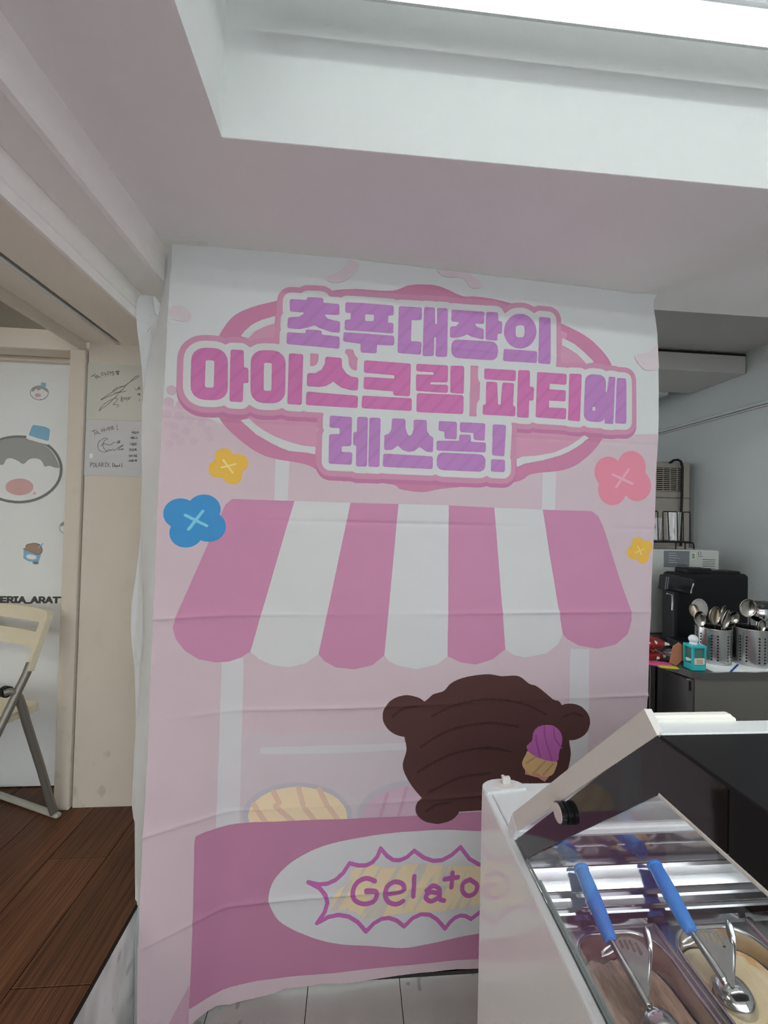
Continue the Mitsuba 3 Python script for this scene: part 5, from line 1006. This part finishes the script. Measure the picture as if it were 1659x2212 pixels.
for i, (x, h, lb) in enumerate(((1.756, .130, 'shorter stack of clear cups in the black rack'), (1.876, .165, 'taller stack of clear cups at the right of the black rack'))):
    k = obj('clear_cups', lathe([(.0, 0), (.030, 0), (.036, h), (.039, h), (.037, h+.003), (.031, .003)], 28).apply_translation((x, 2.205, 1.4125)), 'm_cup', None, smooth=40); tag(k, lb, 'cups')
ice = thing('beige_machine', 'beige machine with a louvred grille against the kitchen wall, behind the cup rack', 'machine')
mat('m_beige', (.30, .27, .235), .6, .3)
obj('casing', box((1.60, 2.44, .9005), (2.19, 2.75, 1.915), .006), 'm_beige', ice); obj('seam', box((1.60, 2.437, 1.678), (2.192, 2.441, 1.684)), 'm_slot', ice)
obj('grille_back', box((1.62, 2.4385, 1.722), (2.125, 2.441, 1.876)), 'm_dark_gap', ice)
for j in range(12): obj('louvre', box((1.62, 2.431, 1.7235+j*.0128), (2.125, 2.440, 1.7295+j*.0128), .001), 'm_beige', ice)
for j in range(10): obj('mullion', box((1.66+j*.048, 2.433, 1.722), (1.664+j*.048, 2.439, 1.876)), 'm_beige', ice)
cb = obj('black_cable', tube([(2.03, 2.42, 1.905), (2.05, 2.415, 1.922), (2.075, 2.41, 1.926), (2.098, 2.41, 1.915), (2.108, 2.41, 1.88), (2.107, 2.41, 1.70), (2.106, 2.415, 1.50), (2.108, 2.415, 1.37)], .0075, 10), 'm_black', None, smooth=40); tag(cb, 'black cable hanging down the front of the beige machine', 'cable')
# utensil holders with punched holes
import manifold3d as m3
def holder(x, y, r, h, label, a0):
    o = m3.Manifold.cylinder(h, r, r, 56) - m3.Manifold.cylinder(h, r-.0012, r-.0012, 56).translate((0, 0, .0012))
    drill = []
    for a in np.arange(0, 2*math.pi, math.pi/10):
        if (round((a-a0)/(math.pi/10)) % 3) == 2: continue
        for j in range(9):
            c = m3.Manifold.cylinder(.02, .0036, .0036, 10).rotate((0, 90, 0)).translate((r-.01, 0, .022+j*.0128)).rotate((0, 0, math.degrees(a+a0))); drill.append(c)
    o = o - m3.Manifold.compose(drill)
    me = o.to_mesh(); M = trimesh.Trimesh(me.vert_properties[:, :3], me.tri_verts, process=False)
    k = thing('utensil_holder', label, 'holder')
    obj('punched_can', M.apply_translation((x, y, .9005)), 'm_steel', k, smooth=30)
    obj('hole_shadow', lathe([(0, .002), (r-.0035, .002), (r-.0035, h-.006), (r-.0030, h-.006), (r-.0030, .0015), (0, .0015)], 40).apply_translation((x, y, .9005)), 'm_black', k, smooth=40)  # black sleeve added inside so the punched holes look in shadow
    obj('rolled_rim', trimesh.creation.torus(r-.0005, .0016, 40, 8).apply_translation((x, y, .9005+h)), 'm_steel', k, smooth=40)
    return k
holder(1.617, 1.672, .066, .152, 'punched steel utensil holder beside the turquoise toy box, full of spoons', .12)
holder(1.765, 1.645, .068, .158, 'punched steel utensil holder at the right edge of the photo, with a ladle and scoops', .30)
mat('m_spoon', (.62, .58, .52), .18, .5, 1.0); mat('m_spoon_plastic', (.42, .40, .38), .3, .5)
def spoon(base, head, a, b, nrm, label, m='m_spoon', group='spoons in the utensil holders', cat='spoon'):
    a, b = a*1.2, b*1.15; base, head = np.array(base, float), np.array(head, float); d = head-base; d /= np.linalg.norm(d); n = np.array(nrm, float); n -= d*(n@d); n /= np.linalg.norm(n); w = np.cross(n, d)
    k = thing('serving_spoon', label, cat, group)
    obj('stem', tube([base, base+(head-base)*.7, head-d*b*.9], [.003, .0032, .004], 10, flat=.6), m, k, smooth=40)
    s = trimesh.creation.icosphere(3); v = s.vertices.copy(); keep = v[:, 2] > -.02
    V = np.outer(v[:, 0]*a, w)+np.outer(v[:, 1]*b, d)+np.outer(np.where(v[:, 2] > 0, v[:, 2]*a*.55, v[:, 2]*a*.30-0.0), n)
    V2 = np.outer(v[:, 0]*a, w)+np.outer(v[:, 1]*b, d)+np.outer(np.where(v[:, 2] > 0, v[:, 2]*a*.34, v[:, 2]*a*.55), n)
    out = V2.copy(); up = v[:, 2] > .05; out[up] = np.outer(v[up, 0]*a*.94, w)+np.outer(v[up, 1]*b*.94, d)+np.outer(-v[up, 2]*a*.42, n)
    obj('bowl', trimesh.Trimesh(head+out, s.faces, process=False), m, k, smooth=True)
spoon((1.592, 1.690, .93), (1.534, 1.680, 1.122), .015, .028, (-.6, -.7, .4), 'narrow steel spoon leaning furthest out to the left of its holder')
spoon((1.61, 1.68, .93), (1.545, 1.66, 1.090), .022, .032, (-.2, -1, .2), 'tan tinted spoon leaning left in the holder beside the toy box')
spoon((1.615, 1.69, .93), (1.580, 1.70, 1.125), .034, .040, (0, -1, .1), 'wide grey plastic spoon standing at the back of its holder', 'm_spoon_plastic')
spoon((1.62, 1.67, .93), (1.612, 1.655, 1.105), .026, .036, (.1, -1, .15), 'pale round spoon in the middle of the holder beside the toy box')
spoon((1.63, 1.66, .93), (1.634, 1.625, 1.095), .020, .040, (.3, -1, .2), 'shiny steel spoon in front, right of the middle of its holder')
spoon((1.64, 1.67, .93), (1.668, 1.672, 1.102), .022, .040, (.5, -.9, .2), 'steel spoon leaning right in the holder beside the toy box')
spoon((1.645, 1.665, .93), (1.664, 1.650, 1.084), .016, .030, (.3, -.9, .2), 'broad steel spoon leaning furthest right in its holder')
spoon((1.775, 1.64, .93), (1.722, 1.61, 1.150), .030, .036, (-.25, -.9, .35), 'large pale spoon rising above the right-hand holder')
spoon((1.735, 1.675, .93), (1.702, 1.655, 1.098), .018, .024, (-.3, -.9, .3), 'small steel spoon at the left rim of the right-hand holder')
spoon((1.78, 1.62, .93), (1.775, 1.60, 1.072), .020, .026, (.1, -.9, .5), 'short steel spoon in front inside the right-hand holder')
def pillow(lo, hi, puff, seed, rot=0.0):
    lo, hi = np.array(lo, float), np.array(hi, float); s = trimesh.creation.icosphere(4); v = s.vertices
    q = np.sign(v)*np.abs(v)**np.array([.45, .45, .9]); q = q/np.abs(q).max(0)
    nz = meshkit.fbm(v*3+seed, 3, seed)-.5
    P = (lo+hi)/2+q*(hi-lo)/2*(1+.10*nz[:, None]*np.array([1, 1, 2.2]))
    M = trimesh.Trimesh(P, s.faces, process=False)
    if rot: M.apply_transform(trimesh.transformations.rotation_matrix(rot, [0, 0, 1], P.mean(0)))
    return M
bs = thing('steel_ball_scoop', 'dark round steel scoop head standing in the right-hand utensil holder', 'scoop')
obj('head', trimesh.creation.icosphere(3, .040).apply_translation((1.800, 1.635, 1.125)), 'm_chrome', bs, smooth=True); obj('stem', tube([(1.785, 1.65, .93), (1.797, 1.638, 1.10)], .005, 10), 'm_chrome', bs, smooth=40)
mat('m_dark_fruit', (.03, .03, .03), .35, .4)
dl = obj('black_lid', pillow((1.772, 1.60, 1.138), (1.852, 1.66, 1.176), 1, 4), 'm_dark_fruit', bs, smooth=40)
pw = obj('paper_sheet', box((1.50, 1.545, .9003), (1.98, 1.72, .9010)), 'm_paper', None); tag(pw, 'white paper sheet with a blue line under the utensil holders', 'paper')
mat('m_blue_line', (.03, .06, .30), .5, .3)
ln = LineString([(1.575, 1.545), (1.69, 1.625)]).buffer(.004); obj('blue_line', extrude(ln, .0003, 'z', .9010), 'm_blue_line', 'paper_sheet')
# toy box, snack bags and bits
mat('m_turq', (.03, .42, .45), .35, .4); mat('m_tint', (.06, .16, .14), .3, .5); mat('m_orange', (.42, .17, .09), .6, .3); mat('m_toylabel', (.66, .62, .52), .6, .3); mat('m_toywhite', (.68, .72, .74), .35, .4)
ty = thing('toy_dispenser', 'small turquoise toy dispenser with a white knob on top, left of the utensil holder', 'toy')
obj('base', box((1.416, 1.556, .9005), (1.478, 1.605, .926), .003), 'm_turq', ty); obj('roof', box((1.414, 1.553, .992), (1.478, 1.607, 1.004), .003), 'm_turq', ty)
for x, y in ((1.415, 1.555), (1.468, 1.555), (1.415, 1.597), (1.468, 1.597)): obj('post', box((x, y, .925), (x+.008, y+.008, .993), .001), 'm_turq', ty)
obj('window', box((1.4235, 1.562, .945), (1.468, 1.60, .992)), 'm_tint', ty); obj('front_panel', box((1.423, 1.5545, .926), (1.469, 1.560, .952), .001), 'm_toylabel', ty)
for j in range(3): obj('label_line', box((1.432, 1.5538, .932+j*.006), (1.460, 1.5546, .9345+j*.006)), 'm_orange', ty+'__front_panel')
obj('knob', [trimesh.creation.icosphere(3, .0175).apply_translation((1.438, 1.578, 1.026)), lathe([(0, 0), (.016, 0), (.012, .012), (0, .012)], 20).apply_translation((1.438, 1.578, 1.003))], 'm_toywhite', ty, smooth=True)
cp = obj('orange_card', extrude(Polygon([(1.362, .915), (1.392, .9005), (1.425, .93), (1.428, .985), (1.404, 1.000), (1.378, .985)]), .003, 'y', 1.612), 'm_orange', None); tag(cp, 'orange card leaning against the turquoise toy', 'card')
mat('m_foil', (.33, .32, .31), .25, .5, .7)
mat('m_red', lambda p, n, uv: mix((.22, .015, .015), (.62, .60, .58), smoothstep(.70, .74, noise(p.x*55, p.y*30, p.z*60))), .3, .5)
for lo, hi, sd, lb in (((1.24, 1.66, .946), (1.40, 1.78, .994), 2, 'red snack bag lying on top of another on the worktop'), ((1.22, 1.65, .902), (1.385, 1.77, .940), 5, 'lower red snack bag on the worktop behind the banner edge')):
    k = thing('snack_bag', lb, 'snack bag'); obj('pouch', pillow(lo, hi, 1, sd, .15), 'm_red', k, smooth=True)
    obj('seal', box((hi[0]-.006, lo[1]+.02, (lo[2]+hi[2])/2-.006), (hi[0]+.022, hi[1]-.02, (lo[2]+hi[2])/2+.004), .003), 'm_paper', k)
cl = obj('clear_wrapper', pillow((1.395, 1.640, .9005), (1.455, 1.70, .950), 1, 8, .4), 'm_foil', None, smooth=True); tag(cl, 'crumpled clear wrapper between the red snack bags and the toy', 'wrapper')
mat('m_pinkpk', (.55, .07, .19), .4, .4); mat('m_yelpk', (.50, .47, .04), .4, .4)
for lo, hi, m, lb in (((1.25, 1.60, .9005), (1.372, 1.645, .914), 'm_pinkpk', 'small pink packet on the worktop edge'), ((1.30, 1.575, .9003), (1.375, 1.605, .909), 'm_yelpk', 'small yellow packet lying in front of the pink packet')):
    k = obj('sweet_packet', pillow(lo, hi, 1, 3, -.3), m, None, smooth=True); tag(k, lb, 'packet')
